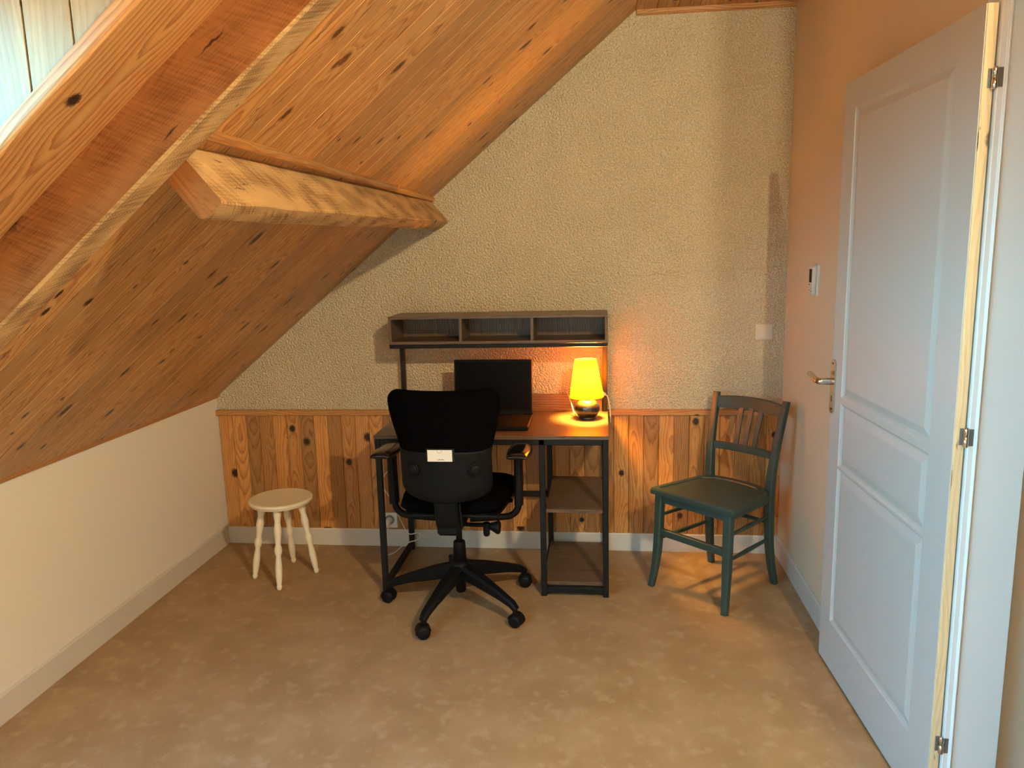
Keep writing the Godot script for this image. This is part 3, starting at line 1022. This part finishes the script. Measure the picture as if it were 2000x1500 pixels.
# ------------------------------------------------------------------ office chair
func build_office_chair() -> void:
	var c := thing("office_chair", "black swivel office chair with armrests pushed up to the desk", "chair", Vector3(-0.098, 0, 0.655))
	var st := begin()
	# star base
	lathe(st, [Vector2(0, 0.060), Vector2(0.020, 0.060), Vector2(0.022, 0.066), Vector2(0.024, 0.120), Vector2(0.045, 0.135), Vector2(0.045, 0.190), Vector2(0.034, 0.205), Vector2(0.0, 0.206)], 20)
	part("hub", st, M.black_plastic, c)
	for k in 5:
		var a := deg_to_rad(108.0 + 72.0 * k)
		var dir := Vector3(cos(a), 0, sin(a))
		var side := Vector3(-sin(a), 0, cos(a))
		st = begin()
		bar(st, [dir * 0.030 + Vector3.UP * 0.160, dir * 0.12 + Vector3.UP * 0.143, dir * 0.24 + Vector3.UP * 0.113, dir * 0.305 + Vector3.UP * 0.092, dir * 0.328 + Vector3.UP * 0.074], [0.066, 0.058, 0.042, 0.034, 0.028], [0.066, 0.056, 0.038, 0.032, 0.026], side, 0.22)
		tube(st, [dir * 0.322 + Vector3.UP * 0.088, dir * 0.322 + Vector3.UP * 0.050], [0.010], 8)
		var lg := part("leg", st, M.black_plastic, c)
		var cc := dir * 0.328 + Vector3.UP * 0.0285
		var ca: float = a + [0.9, 0.25, -0.35, 0.5, -0.2][k]
		var ax := Vector3(-sin(ca), 0, cos(ca))
		var fw := Vector3(cos(ca), 0, sin(ca))
		st = begin()
		for s in [-1.0, 1.0]:
			var tf := Transform3D(Basis(fw, ax * s, fw.cross(ax * s)), cc)
			lathe(st, [Vector2(0, 0.006), Vector2(0.020, 0.006), Vector2(0.0265, 0.008), Vector2(0.028, 0.012), Vector2(0.028, 0.020), Vector2(0.025, 0.025), Vector2(0.016, 0.028), Vector2(0.0, 0.029)], 18, tf)
		part("caster", st, M.black_plastic, lg)
		st = begin()
		var hood := []
		for i in 9:
			var q := lerpf(-0.2, PI * 0.95, i / 8.0)
			hood.append(cc + fw * cos(q) * 0.030 + Vector3.UP * sin(q) * 0.030)
		bar(st, hood, [0.040], [0.004], ax, 0.1)
		part("caster_hood", st, M.black_plastic, lg)
	# gas lift
	st = begin()
	lathe(st, [Vector2(0, 0.2), Vector2(0.030, 0.2), Vector2(0.0265, 0.285), Vector2(0.0245, 0.292), Vector2(0.0, 0.292)], 20)
	part("lift_sleeve", st, M.black_plastic, c)
	st = begin()
	lathe(st, [Vector2(0, 0.29), Vector2(0.0135, 0.29), Vector2(0.0135, 0.41), Vector2(0, 0.41)], 16)
	part("gas_lift", st, M.steel, c)
	# mechanism under the seat
	st = begin()
	box(st, Vector3(-0.050, 0.398, -0.15), Vector3(0.050, 0.455, 0.15), 0.012)
	part("mechanism", st, M.black_plastic, c)
	# seat
	st = begin()
	var seat_tf := Transform3D(Basis(Vector3.RIGHT, Vector3(0, 0, -1), Vector3.UP), Vector3(0, 0.492, 0.18))
	pad(st, 0.0, 0.50, func(v): return 0.205 + 0.035 * sin(v * PI * 0.8), func(u, v): return 0.006 * u * u + (-0.020 * pow(v, 3.0)) + 0.012 * (1.0 - v), func(_u, _v): return 0.105, seat_tf, 18, 18, 5.0)
	part("seat", st, M.black_fabric, c)
	st = begin()
	pad(st, 0.01, 0.47, func(v): return 0.195 + 0.030 * sin(v * PI * 0.8), func(u, v): return -0.020 * pow(v, 3.0), func(_u, _v): return 0.04, Transform3D(seat_tf.basis, Vector3(0, 0.464, 0.18)), 14, 14, 6.0)
	part("seat_pan", st, M.black_plastic, c)
	# backrest: cushion, then the moulded shell that carries its lower part
	var bz := 0.245
	st = begin()
	var by0 := 0.66
	var by1 := 1.006
	var hwb := func(v: float) -> float:
		var y := lerpf(by0, by1, v)
		var base := lerpf(0.180, 0.229, smoothstep(0.70, 0.97, y))
		var r := 0.045
		if y > by1 - r:
			var q := (y - (by1 - r)) / r
			base -= r * (1.0 - sqrt(maxf(0.0, 1.0 - q * q)))
		return base
	var czb := func(u: float, v: float) -> float:
		return bz + 0.012 * v - 0.050 * u * u
	pad(st, by0, by1, hwb, czb, func(_u, _v): return 0.060, Transform3D.IDENTITY, 24, 28, 7.0)
	part("backrest", st, M.black_fabric, c)
	st = begin()
	var sy0 := 0.548
	var sy1 := 0.772
	var hws := func(v: float) -> float:
		var y := lerpf(sy0, sy1, v)
		var base := 0.186
		var r := 0.075
		if y < sy0 + r:
			var q := (sy0 + r - y) / r
			base = 0.186 - 0.105 * (1.0 - sqrt(maxf(0.0, 1.0 - q * q)))
		return base
	var czs := func(u: float, v: float) -> float:
		return bz + 0.022 - 0.056 * u * u - 0.012 * (1.0 - v)
	pad(st, sy0, sy1, hws, czs, func(_u, _v): return 0.034, Transform3D.IDENTITY, 24, 22, 12.0)
	part("back_shell", st, M.black_plastic, c)
	# lumbar knobs
	for s in [-1.0, 1.0]:
		var kx: float = 0.126 * s
		var nrm := Vector3(0.42 * s, 0, 1).normalized()
		var sd := Vector3.UP.cross(nrm).normalized()
		var tf := Transform3D(Basis(sd, nrm, sd.cross(nrm)), Vector3(kx, 0.690, bz + 0.013))
		st = begin()
		lathe(st, [Vector2(0.030, 0.0), Vector2(0.030, 0.004), Vector2(0.026, 0.006), Vector2(0.024, 0.004), Vector2(0.022, 0.004), Vector2(0.022, 0.011), Vector2(0.019, 0.013), Vector2(0.0, 0.0125)], 24, tf)
		part("knob", st, M.black_plastic, c)
	# card holder
	st = begin()
	var hx := -0.006
	var hz := bz + 0.041
	box(st, Vector3(hx - 0.056, 0.727, hz - 0.008), Vector3(hx + 0.056, 0.784, hz), 0.003)
	var ch := part("card_holder", st, M.black_gloss, c)
	st = begin()
	box(st, Vector3(hx - 0.051, 0.731, hz), Vector3(hx + 0.047, 0.7775, hz + 0.0012), 0.0004)
	part("card", st, M.paper, ch, "cream paper card")
	st = begin()
	for i in 5:
		box(st, Vector3(hx - 0.012 + i * 0.0058, 0.7375, hz + 0.0012), Vector3(hx - 0.0075 + i * 0.0058, 0.7395 + 0.001 * (i % 2), hz + 0.0016))
	part("printed_line", st, M.ink, ch)
	st = begin()
	var notch := []
	for i in 13:
		var q := PI + PI * i / 12.0
		notch.append(Vector3(hx - 0.003 + 0.010 * cos(q), 0.7765 + 0.011 * sin(q), hz + 0.0012))
	tube(st, notch, [0.0008], 5)
	part("thumb_notch", st, M.grey_plastic, ch)
	# spine
	st = begin()
	bar(st, arc([Vector3(0, 0.64, bz + 0.006), Vector3(0, 0.54, bz - 0.004), Vector3(0, 0.470, bz - 0.020), Vector3(0, 0.445, bz - 0.032)], 4), [0.096], [0.034], Vector3.RIGHT, 0.2)
	part("spine", st, M.black_plastic, c)
	st = begin()
	box(st, Vector3(-0.046, 0.400, 0.10), Vector3(0.046, 0.452, bz - 0.018), 0.010)
	part("spine_arm", st, M.black_plastic, c)
	st = begin()
	tube(st, [Vector3(0.052, 0.545, bz - 0.006), Vector3(0.056, 0.44, bz - 0.03)], [0.006], 8)
	part("spine_rod", st, M.steel, c)
	# armrests
	for s in [-1.0, 1.0]:
		var ar := Node3D.new()
		ar.name = "armrest"
		c.add_child(ar, true)
		st = begin()
		pad(st, -0.115, 0.135, func(v): return 0.040 + 0.012 * sin(v * PI), func(u, v): return 0.004 * u * u - 0.010 * v * v, func(_u, _v): return 0.036, Transform3D(Basis(Vector3.RIGHT, Vector3(0, 0, 1), Vector3(0, -1, 0)), Vector3(0.281 * s, 0.712, 0.055)), 12, 14, 4.0)
		part("arm_pad", st, M.black_gloss, ar)
		st = begin()
		bar(st, [Vector3(0.272 * s, 0.700, 0.035), Vector3(0.272 * s, 0.60, 0.035), Vector3(0.270 * s, 0.475, 0.035)], [0.034, 0.036, 0.036], [0.050], Vector3.RIGHT, 0.25)
		part("arm_post", st, M.black_plastic, ar)
		st = begin()
		tube(st, arc([Vector3(0.270 * s, 0.50, 0.035), Vector3(0.264 * s, 0.455, 0.035), Vector3(0.240 * s, 0.428, 0.035), Vector3(0.200 * s, 0.418, 0.035), Vector3(0.06 * s, 0.408, 0.035)], 5), [0.0145], 12)
		part("arm_tube", st, M.black_plastic, ar)
	# tension lever on the right
	st = begin()
	tube(st, [Vector3(0.03, 0.392, 0.05), Vector3(0.05, 0.386, 0.05), Vector3(0.125, 0.385, 0.05)], [0.012, 0.0085, 0.0085], 10)
	var lv := part("tension_lever", st, M.black_plastic, c)
	st = begin()
	tube(st, [Vector3(0.130, 0.396, 0.05), Vector3(0.130, 0.346, 0.05), Vector3(0.130, 0.338, 0.05), Vector3(0.130, 0.335, 0.05)], [0.0145, 0.0145, 0.011, 0.004], 12)
	part("grip", st, M.black_plastic, lv)
	st = begin()
	tube(st, [Vector3(0.140, 0.382, 0.05), Vector3(0.178, 0.376, 0.05), Vector3(0.186, 0.376, 0.05), Vector3(0.190, 0.376, 0.05)], [0.011, 0.029, 0.028, 0.022], 16)
	part("tension_knob", st, M.black_plastic, lv)
	st = begin()
	pad(st, 0.0, 0.05, func(_v): return 0.020, func(_u, _v): return 0.0, func(_u, _v): return 0.014, Transform3D(Basis(Vector3(0, 0, 1), Vector3.RIGHT, Vector3.UP), Vector3(0.185, 0.462, -0.05)), 8, 8)
	part("height_paddle", st, M.black_plastic, c)

# ------------------------------------------------------------------ green chair
func build_green_chair() -> void:
	var c := thing("dining_chair", "dark green painted wooden chair in the corner by the door", "chair", Vector3(1.030, 0, 0.410))
	var f := Vector3(-0.687, 0, 0.726)
	c.transform.basis = Basis(Vector3(0.726, 0, 0.687), Vector3.UP, f)
	var g: Material = M.green
	var st: SurfaceTool
	for s in [-1.0, 1.0]:
		# front leg
		st = begin()
		bar(st, arc([Vector3(0.198 * s, 0, 0.205), Vector3(0.190 * s, 0.08, 0.190), Vector3(0.184 * s, 0.20, 0.176), Vector3(0.181 * s, 0.436, 0.166)], 4), [0.028, 0.028, 0.029, 0.030, 0.031, 0.032, 0.033, 0.035, 0.036, 0.037, 0.038, 0.038, 0.038], [0.028, 0.028, 0.029, 0.030, 0.031, 0.032, 0.033, 0.035, 0.036, 0.037, 0.038, 0.038, 0.038], Vector3.RIGHT, 0.16)
		part("leg", st, g, c)
		# rear leg and back post in one
		st = begin()
		bar(st, arc([Vector3(0.172 * s, 0, -0.222), Vector3(0.165 * s, 0.10, -0.198), Vector3(0.160 * s, 0.25, -0.180), Vector3(0.160 * s, 0.46, -0.178), Vector3(0.168 * s, 0.62, -0.196), Vector3(0.181 * s, 0.848, -0.252)], 4), [0.026, 0.027, 0.028, 0.029, 0.031, 0.032, 0.033, 0.034, 0.035, 0.036, 0.036, 0.036, 0.036, 0.035, 0.034, 0.033, 0.032, 0.031, 0.030, 0.029, 0.028], [0.030, 0.031, 0.032, 0.033, 0.034, 0.035, 0.036, 0.037, 0.038, 0.040, 0.041, 0.042, 0.042, 0.041, 0.039, 0.037, 0.035, 0.033, 0.031, 0.029, 0.027], Vector3.RIGHT, 0.16)
		part("leg", st, g, c)
	# seat: rounded trapezoid with a sunk panel
	var outl := []
	for q in [[-0.214, 0.196], [0.214, 0.196], [0.219, 0.186], [0.176, -0.13]]:
		outl.append(Vector2(q[0], q[1]))
	for i in 11:
		var a := PI * i / 10.0
		outl.append(Vector2(0.150 * cos(a), -0.150 - 0.040 * sin(a)))
	outl.append(Vector2(-0.176, -0.13))
	outl.append(Vector2(-0.219, 0.186))
	st = begin()
	prism(st, outl, Vector3(0, 0.437, 0), Vector3.RIGHT, Vector3.BACK, Vector3(0, 0.018, 0))
	part("seat_frame", st, g, c)
	# raised rim with an inner opening
	st = begin()
	st.set_smooth_group(-1)
	var inner := []
	for i in outl.size():
		var p: Vector2 = outl[i]
		var q := Vector2(p.x * 0.865, (p.y + 0.0) * 0.83 + 0.004)
		inner.append(q)
	var n := outl.size()
	var yt := 0.463
	for i in n:
		var j := (i + 1) % n
		var o0 := Vector3(outl[i].x, 0.455, outl[i].y)
		var o1 := Vector3(outl[j].x, 0.455, outl[j].y)
		var r0 := Vector3(outl[i].x * 0.985, yt, outl[i].y * 0.98)
		var r1 := Vector3(outl[j].x * 0.985, yt, outl[j].y * 0.98)
		var i0 := Vector3(inner[i].x, yt, inner[i].y)
		var i1 := Vector3(inner[j].x, yt, inner[j].y)
		var d0 := Vector3(inner[i].x * 0.985, 0.4585, inner[i].y * 0.98)
		var d1 := Vector3(inner[j].x * 0.985, 0.4585, inner[j].y * 0.98)
		quad(st, o0, o1, r1, r0)
		quad(st, r0, r1, i1, i0)
		quad(st, i0, i1, d1, d0)
		tri(st, d0, d1, Vector3(0, 0.4575, 0))
	part("seat", st, g, c)
	# aprons
	for e in [[Vector3(-0.165, 0.418, 0.168), Vector3(0.165, 0.418, 0.168)], [Vector3(-0.178, 0.418, 0.15), Vector3(-0.162, 0.418, -0.165)], [Vector3(0.178, 0.418, 0.15), Vector3(0.162, 0.418, -0.165)], [Vector3(-0.145, 0.418, -0.176), Vector3(0.145, 0.418, -0.176)]]:
		st = begin()
		bar(st, e, [0.018], [0.038], Vector3.UP.cross(e[1] - e[0]), 0.1)
		part("apron", st, g, c)
	# back: curved top rail, lower rail and three slats
	var railp := func(y: float, half: float, z: float, bow: float) -> Array:
		var o := []
		for i in 13:
			var u := lerpf(-1.0, 1.0, i / 12.0)
			o.append(Vector3(u * half, y + 0.0, z - bow * (1.0 - u * u)))
		return o
	st = begin()
	var tp: Array = railp.call(0.803, 0.172, -0.240, 0.030)
	var hs := []
	for i in 13:
		var u := lerpf(-1.0, 1.0, i / 12.0)
		hs.append(0.054 + 0.010 * (1.0 - u * u))
		tp[i] += Vector3(0, 0.005 * (1.0 - u * u), 0)
	bar(st, tp, [0.016], hs, Vector3.BACK, 0.15)
	part("top_rail", st, g, c)
	st = begin()
	bar(st, railp.call(0.605, 0.160, -0.196, 0.022), [0.018], [0.034], Vector3.BACK, 0.15)
	part("lower_rail", st, g, c)
	for k in 3:
		var u := (k - 1) * 0.052
		st = begin()
		bar(st, [Vector3(u * 0.90, 0.615, -0.217), Vector3(u * 0.95, 0.70, -0.236), Vector3(u, 0.790, -0.266)], [0.024, 0.025, 0.026], [0.010], Vector3.RIGHT, 0.15)
		part("slat", st, g, c)
	# stretchers
	st = begin()
	bar(st, [Vector3(-0.186, 0.262, 0.176), Vector3(-0.15, 0.262, 0.176), Vector3(0.15, 0.262, 0.176), Vector3(0.186, 0.262, 0.176)], [0.020], [0.046, 0.034, 0.034, 0.046], Vector3.BACK, 0.2)
	part("stretcher", st, g, c)
	for s in [-1.0, 1.0]:
		for y in [0.335, 0.225]:
			st = begin()
			tube(st, [Vector3(0.183 * s, y, 0.176), Vector3(0.172 * s, y, 0.0), Vector3(0.161 * s, y, -0.18)], [0.0075, 0.0105, 0.0075], 10)
			part("stretcher", st, g, c)
	for y in [0.300]:
		st = begin()
		tube(st, [Vector3(-0.160, y, -0.18), Vector3(0, y, -0.18), Vector3(0.160, y, -0.18)], [0.0075, 0.0105, 0.0075], 10)
		part("stretcher", st, g, c)

# ------------------------------------------------------------------ stool
func build_stool() -> void:
	var c := thing("stool", "round cream painted wooden stool with turned legs by the knee wall", "stool", Vector3(-1.005, 0, 0.413))
	var st := begin()
	lathe(st, [Vector2(0, 0.3705), Vector2(0.130, 0.3705), Vector2(0.138, 0.373), Vector2(0.142, 0.378), Vector2(0.142, 0.382), Vector2(0.148, 0.385), Vector2(0.149, 0.392), Vector2(0.146, 0.397), Vector2(0.138, 0.399), Vector2(0.134, 0.3985), Vector2(0, 0.3985)], 48)
	part("seat", st, M.cream, c)
	for q in [[-0.144, 0.043], [0.031, 0.162], [-0.030, -0.160], [0.135, -0.044]]:
		var foot := Vector3(q[0], 0, q[1])
		var dir := foot.normalized()
		var head := dir * 0.088 + Vector3(0, 0.372, 0)
		var ax := (head - foot)
		var L := ax.length()
		var y := ax.normalized()
		var x := y.cross(Vector3.BACK).normalized()
		st = begin()
		var pr := [[0.0, 0.0], [0.009, 0.002], [0.0125, 0.03], [0.0135, 0.045], [0.0105, 0.062], [0.0125, 0.09], [0.0155, 0.18], [0.0165, 0.26], [0.0135, 0.36], [0.0115, 0.42], [0.0160, 0.45], [0.0185, 0.49], [0.0160, 0.53], [0.0120, 0.56], [0.0140, 0.62], [0.0175, 0.70], [0.0185, 0.74], [0.0150, 0.80], [0.0135, 0.84], [0.0175, 0.90], [0.0185, 0.96], [0.0175, 1.0], [0.0, 1.0]]
		var prof := []
		for e in pr:
			prof.append(Vector2(e[0], e[1] * L))
		lathe(st, prof, 16, Transform3D(Basis(x, y, x.cross(y)), foot))
		part("leg", st, M.cream, c)

# ------------------------------------------------------------------ laptop
func build_laptop() -> void:
	var c := thing("laptop", "open black laptop with a dark screen on the desk", "laptop", Vector3(0.010, 0.741, 0.345))
	var st := begin()
	box(st, Vector3(-0.187, 0.002, -0.115), Vector3(0.187, 0.021, 0.132), 0.004)
	part("base", st, M.black_plastic, c)
	st = begin()
	for r in 6:
		for k in 18:
			var x := -0.170 + k * 0.0189
			var z := -0.090 + r * 0.0185
			if r == 5 and k > 3 and k < 9:
				continue
			box(st, Vector3(x, 0.021, z), Vector3(x + 0.016, 0.0228, z + 0.0155), 0.0008)
	box(st, Vector3(-0.170 + 4 * 0.0189, 0.021, 0.0025), Vector3(-0.170 + 9 * 0.0189 - 0.003, 0.0228, 0.018), 0.0008)
	var kb := part("keyboard", st, M.key, c)
	kb.set_meta("kind", "stuff")
	st = begin()
	box(st, Vector3(-0.075, 0.0209, 0.040), Vector3(0.035, 0.0214, 0.110), 0.0002)
	part("touchpad", st, M.black_gloss, c)
	# lid
	var tf := Transform3D(Basis(Vector3.RIGHT, deg_to_rad(-5.0)), Vector3(0, 0.020, -0.112))
	st = begin()
	box(st, Vector3(-0.188, 0.0, -0.010), Vector3(0.188, 0.266, -0.001), 0.004, 0, Vector2.ZERO, tf)
	var lid := part("lid", st, M.black_plastic, c)
	st = begin()
	box(st, Vector3(-0.178, 0.022, -0.0012), Vector3(0.178, 0.256, -0.0006), 0.0, 0, Vector2.ZERO, tf)
	part("screen", st, M.screen, lid)
	for s in [-1.0, 1.0]:
		st = begin()
		tube(st, [Vector3(0.12 * s - 0.025, 0.021, -0.115), Vector3(0.12 * s + 0.025, 0.021, -0.115)], [0.007], 10)
		part("hinge", st, M.black_plastic, c)

# ------------------------------------------------------------------ table lamp
func build_table_lamp() -> void:
	var c := thing("table_lamp", "lit table lamp with yellow shade and dark ceramic globe base", "lamp", Vector3(0.456, 0.741, 0.209))
	var st := begin()
	# reeded globe
	var prof := []
	for i in 17:
		var a := lerpf(-0.92, 1.25, i / 16.0)
		prof.append(Vector2(0.0595 * cos(a), 0.0475 + 0.0495 * sin(a)))
	var seg := 48
	st.set_smooth_group(1)
	for i in prof.size() - 1:
		for k in seg:
			var v := []
			for e in [[i, k], [i, k + 1], [i + 1, k + 1], [i + 1, k]]:
				var a: float = TAU * (e[1] % seg) / seg
				var p: Vector2 = prof[e[0]]
				var rr := p.x * (1.0 + 0.018 * cos(a * 16.0))
				v.append(Vector3(cos(a) * rr, p.y, sin(a) * rr))
			quad(st, v[0], v[1], v[2], v[3])
	for k in seg:
		var a0 := TAU * k / seg
		var a1 := TAU * ((k + 1) % seg) / seg
		var pb: Vector2 = prof[0]
		var pt: Vector2 = prof[-1]
		tri(st, Vector3(0, pb.y, 0), Vector3(cos(a1) * pb.x, pb.y, sin(a1) * pb.x), Vector3(cos(a0) * pb.x, pb.y, sin(a0) * pb.x))
		tri(st, Vector3(0, pt.y, 0), Vector3(cos(a0) * pt.x, pt.y, sin(a0) * pt.x), Vector3(cos(a1) * pt.x, pt.y, sin(a1) * pt.x))
	part("base", st, M.ceramic, c)
	st = begin()
	lathe(st, [Vector2(0.040, 0.0), Vector2(0.042, 0.004), Vector2(0.038, 0.012), Vector2(0.0, 0.012)], 24)
	part("foot", st, M.ceramic, c)
	st = begin()
	lathe(st, [Vector2(0, 0.092), Vector2(0.012, 0.092), Vector2(0.012, 0.099), Vector2(0.0075, 0.102), Vector2(0.0075, 0.118), Vector2(0.014, 0.121), Vector2(0.014, 0.155), Vector2(0.0, 0.155)], 16)
	part("socket", st, M.white_plastic, c)
	# shade, leaning a little
	var tilt := Transform3D(Basis(Vector3.BACK, deg_to_rad(1.5)), Vector3(0.0, 0.0, 0.0))
	st = begin()
	var rb := 0.080
	var rt := 0.0505
	var yb := 0.103
	var yt := 0.282
	st.set_smooth_group(1)
	for k in 48:
		var a0 := TAU * k / 48
		var a1 := TAU * ((k + 1) % 48) / 48
		quad(st, tilt * Vector3(cos(a0) * rb, yb, sin(a0) * rb), tilt * Vector3(cos(a1) * rb, yb, sin(a1) * rb), tilt * Vector3(cos(a1) * rt, yt, sin(a1) * rt), tilt * Vector3(cos(a0) * rt, yt, sin(a0) * rt))
	var sh := part("lamp_shade", st, M.shade, c, "translucent yellow fabric shade")
	for e in [[rb, yb, 0.0016], [rt, yt, 0.0011]]:
		st = begin()
		var pts := []
		for k in 49:
			var a := TAU * k / 48
			pts.append(tilt * Vector3(cos(a) * e[0], e[1], sin(a) * e[0]))
		tube(st, pts, [e[2]], 6, false)
		part("rim", st, plain(rgb8(150, 110, 50), 0.6), sh)
	# bulb and its light
	var glow := plain(rgb8(255, 190, 90), 0.5)
	glow.emission_enabled = true
	glow.emission = Color(1.0, 0.62, 0.22)
	glow.emission_energy_multiplier = 6.0
	st = begin()
	lathe(st, [Vector2(0, 0.155), Vector2(0.011, 0.156), Vector2(0.013, 0.166), Vector2(0.020, 0.183), Vector2(0.0215, 0.195), Vector2(0.018, 0.208), Vector2(0.010, 0.216), Vector2(0.0, 0.218)], 20)
	part("bulb", st, glow, c)
	var li := OmniLight3D.new()
	li.name = "lamp_light"
	c.add_child(li)
	li.position = Vector3(0, 0.205, 0)
	li.light_color = Color(1.0, 0.75, 0.30)
	li.light_energy = 2.1
	li.light_size = 0.035
	li.omni_range = 8.0
	li.omni_attenuation = 2.0
	li.shadow_enabled = true
	# flex with its in-line switch
	st = begin()
	tube(st, arc([Vector3(-0.036, 0.006, -0.010), Vector3(-0.060, 0.010, -0.035), Vector3(-0.078, 0.050, -0.090), Vector3(-0.098, 0.088, -0.150), Vector3(-0.108, 0.098, -0.164), Vector3(-0.108, 0.080, -0.182), Vector3(-0.108, 0.0, -0.188), Vector3(-0.09, -0.2, -0.188)], 6), [0.0026], 8)
	part("flex", st, M.white_plastic, c)
	var sw := Transform3D(Basis(Vector3.BACK, deg_to_rad(-28.0)), Vector3(0.070, 0.094, -0.150))
	st = begin()
	box(st, Vector3(-0.026, -0.007, -0.011), Vector3(0.022, 0.007, 0.011), 0.005, 0, Vector2.ZERO, sw)
	var swp := part("flex_switch", st, M.white_plastic, c)
	st = begin()
	box(st, Vector3(-0.006, 0.006, -0.006), Vector3(0.006, 0.009, 0.006), 0.002, 0, Vector2.ZERO, sw)
	part("rocker", st, M.white_plastic, swp)
	st = begin()
	tube(st, arc([sw * Vector3(0.022, 0, 0), Vector3(0.098, 0.070, -0.150), Vector3(0.108, 0.02, -0.16), Vector3(0.112, -0.06, -0.17)], 5), [0.0026], 8)
	part("flex", st, M.white_plastic, c)

# ------------------------------------------------------------------ small things on the walls
func build_small_things() -> void:
	# blank wall plate on the gable
	var c := thing("light_switch", "square white wall plate on the stucco near the corner", "switch", Vector3(1.2995, 1.1195, 0.0))
	var st := begin()
	box(st, Vector3(-0.040, -0.038, -0.002), Vector3(0.040, 0.038, 0.008), 0.003)
	var plate_m := plain(rgb8(216, 202, 180), 0.5)
	part("plate", st, plate_m, c)
	st = begin()
	box(st, Vector3(-0.030, -0.028, 0.008), Vector3(0.030, 0.028, 0.0105), 0.0015)
	part("rocker", st, plate_m, c)
	# remote in its holder on the right wall
	c = thing("wall_remote", "white remote control in a holder on the beige wall", "remote control", Vector3(WR, 1.385, 0.515))
	st = begin()
	box(st, Vector3(-0.010, -0.062, -0.034), Vector3(0.002, 0.066, 0.034), 0.003)
	part("holder", st, M.white_plastic, c)
	st = begin()
	box(st, Vector3(-0.026, -0.058, -0.028), Vector3(-0.010, 0.058, 0.028), 0.004)
	var body := part("remote_body", st, M.white_plastic, c)
	st = begin()
	box(st, Vector3(-0.0268, -0.008, -0.020), Vector3(-0.0255, 0.046, 0.016), 0.0003)
	part("display", st, M.dark_hole, body)
	for q in [[-0.017, -0.016, 0.012, 0.004], [-0.040, -0.014, 0.005, 0.005], [-0.044, 0.014, 0.005, 0.005]]:
		st = begin()
		box(st, Vector3(-0.0272, q[0] - q[3] * 0.5, q[1] - q[2] * 0.5), Vector3(-0.0255, q[0] + q[3] * 0.5, q[1] + q[2] * 0.5), 0.0004)
		part("button", st, M.dark_hole, body)
	# power outlet over the skirting and the flex plugged into it
	c = thing("power_outlet", "white power outlet above the skirting behind the desk leg", "outlet", Vector3(-0.586, 0.146, 0.0125))
	st = begin()
	box(st, Vector3(-0.037, -0.042, 0.0), Vector3(0.037, 0.042, 0.010), 0.003)
	part("plate", st, M.white_plastic, c)
	st = begin()
	lathe(st, [Vector2(0.026, 0.010), Vector2(0.026, 0.0125), Vector2(0.022, 0.0125), Vector2(0.0215, 0.0105), Vector2(0.0, 0.0105)], 20, Transform3D(Basis(Vector3.RIGHT, Vector3.BACK, Vector3.DOWN), Vector3(-0.004, 0.004, 0.0)))
	part("socket", st, M.grey_plastic, c)
	c = thing("extension_cord", "white power cord looping from the outlet up to the desk", "cord", Vector3(-0.59, 0.0, 0.03))
	st = begin()
	tube(st, [Vector3(0, 0.150, -0.006), Vector3(0, 0.149, 0.020), Vector3(0, 0.143, 0.032), Vector3(0, 0.128, 0.036)], [0.017, 0.016, 0.012, 0.006], 14)
	part("plug", st, M.white_plastic, c)
	st = begin()
	tube(st, arc([Vector3(0, 0.132, 0.034), Vector3(0.002, 0.09, 0.034), Vector3(-0.004, 0.045, 0.040), Vector3(-0.014, 0.012, 0.075), Vector3(0.004, 0.004, 0.115), Vector3(0.040, 0.004, 0.085), Vector3(0.070, 0.022, 0.048), Vector3(0.115, 0.048, 0.046), Vector3(0.150, 0.058, 0.044), Vector3(0.176, 0.078, 0.042), Vector3(0.160, 0.098, 0.042), Vector3(0.112, 0.094, 0.044), Vector3(0.070, 0.14, 0.010), Vector3(0.02, 0.26, 0.004), Vector3(-0.03, 0.36, 0.010), Vector3(0.03, 0.45, 0.004), Vector3(0.075, 0.56, 0.0), Vector3(0.082, 0.70, 0.0), Vector3(0.072, 0.80, 0.010), Vector3(0.080, 0.83, 0.060), Vector3(0.118, 0.7455, 0.14), Vector3(0.20, 0.7455, 0.22)], 6), [0.0027], 8)
	part("flex", st, M.white_plastic, c)

# ------------------------------------------------------------------ ceiling light out of the picture
func build_ceiling_lamp() -> void:
	var c := thing("ceiling_light", "two bulb ceiling light in the recess right of the viewer", "ceiling light", Vector3(1.44, HC, 3.40))
	var st := begin()
	box(st, Vector3(-0.12, -0.022, -0.03), Vector3(0.12, -0.0005, 0.03), 0.004)
	part("bar", st, M.white_plastic, c)
	var glow := plain(rgb8(255, 220, 160), 0.5)
	glow.emission_enabled = true
	glow.emission = Color(1.0, 0.78, 0.48)
	glow.emission_energy_multiplier = 6.0
	for x in [-0.036, 0.036]:
		st = begin()
		lathe(st, [Vector2(0, -0.022), Vector2(0.012, -0.022), Vector2(0.012, -0.060), Vector2(0, -0.060)], 12, Transform3D(Basis(), Vector3(x, 0, 0)))
		var so := part("socket", st, M.white_plastic, c)
		st = begin()
		lathe(st, [Vector2(0, -0.060), Vector2(0.008, -0.061), Vector2(0.016, -0.080), Vector2(0.018, -0.092), Vector2(0.014, -0.105), Vector2(0, -0.110)], 16, Transform3D(Basis(), Vector3(x, 0, 0)))
		part("bulb", st, glow, so)
		var li := OmniLight3D.new()
		li.name = "bulb_light"
		c.add_child(li, true)
		li.position = Vector3(x, -0.090, 0)
		li.light_color = Color(1.0, 0.94, 0.76)
		li.light_energy = 2.75
		li.light_size = 0.015
		li.omni_range = 12.0
		li.omni_attenuation = 2.0
		li.shadow_enabled = true
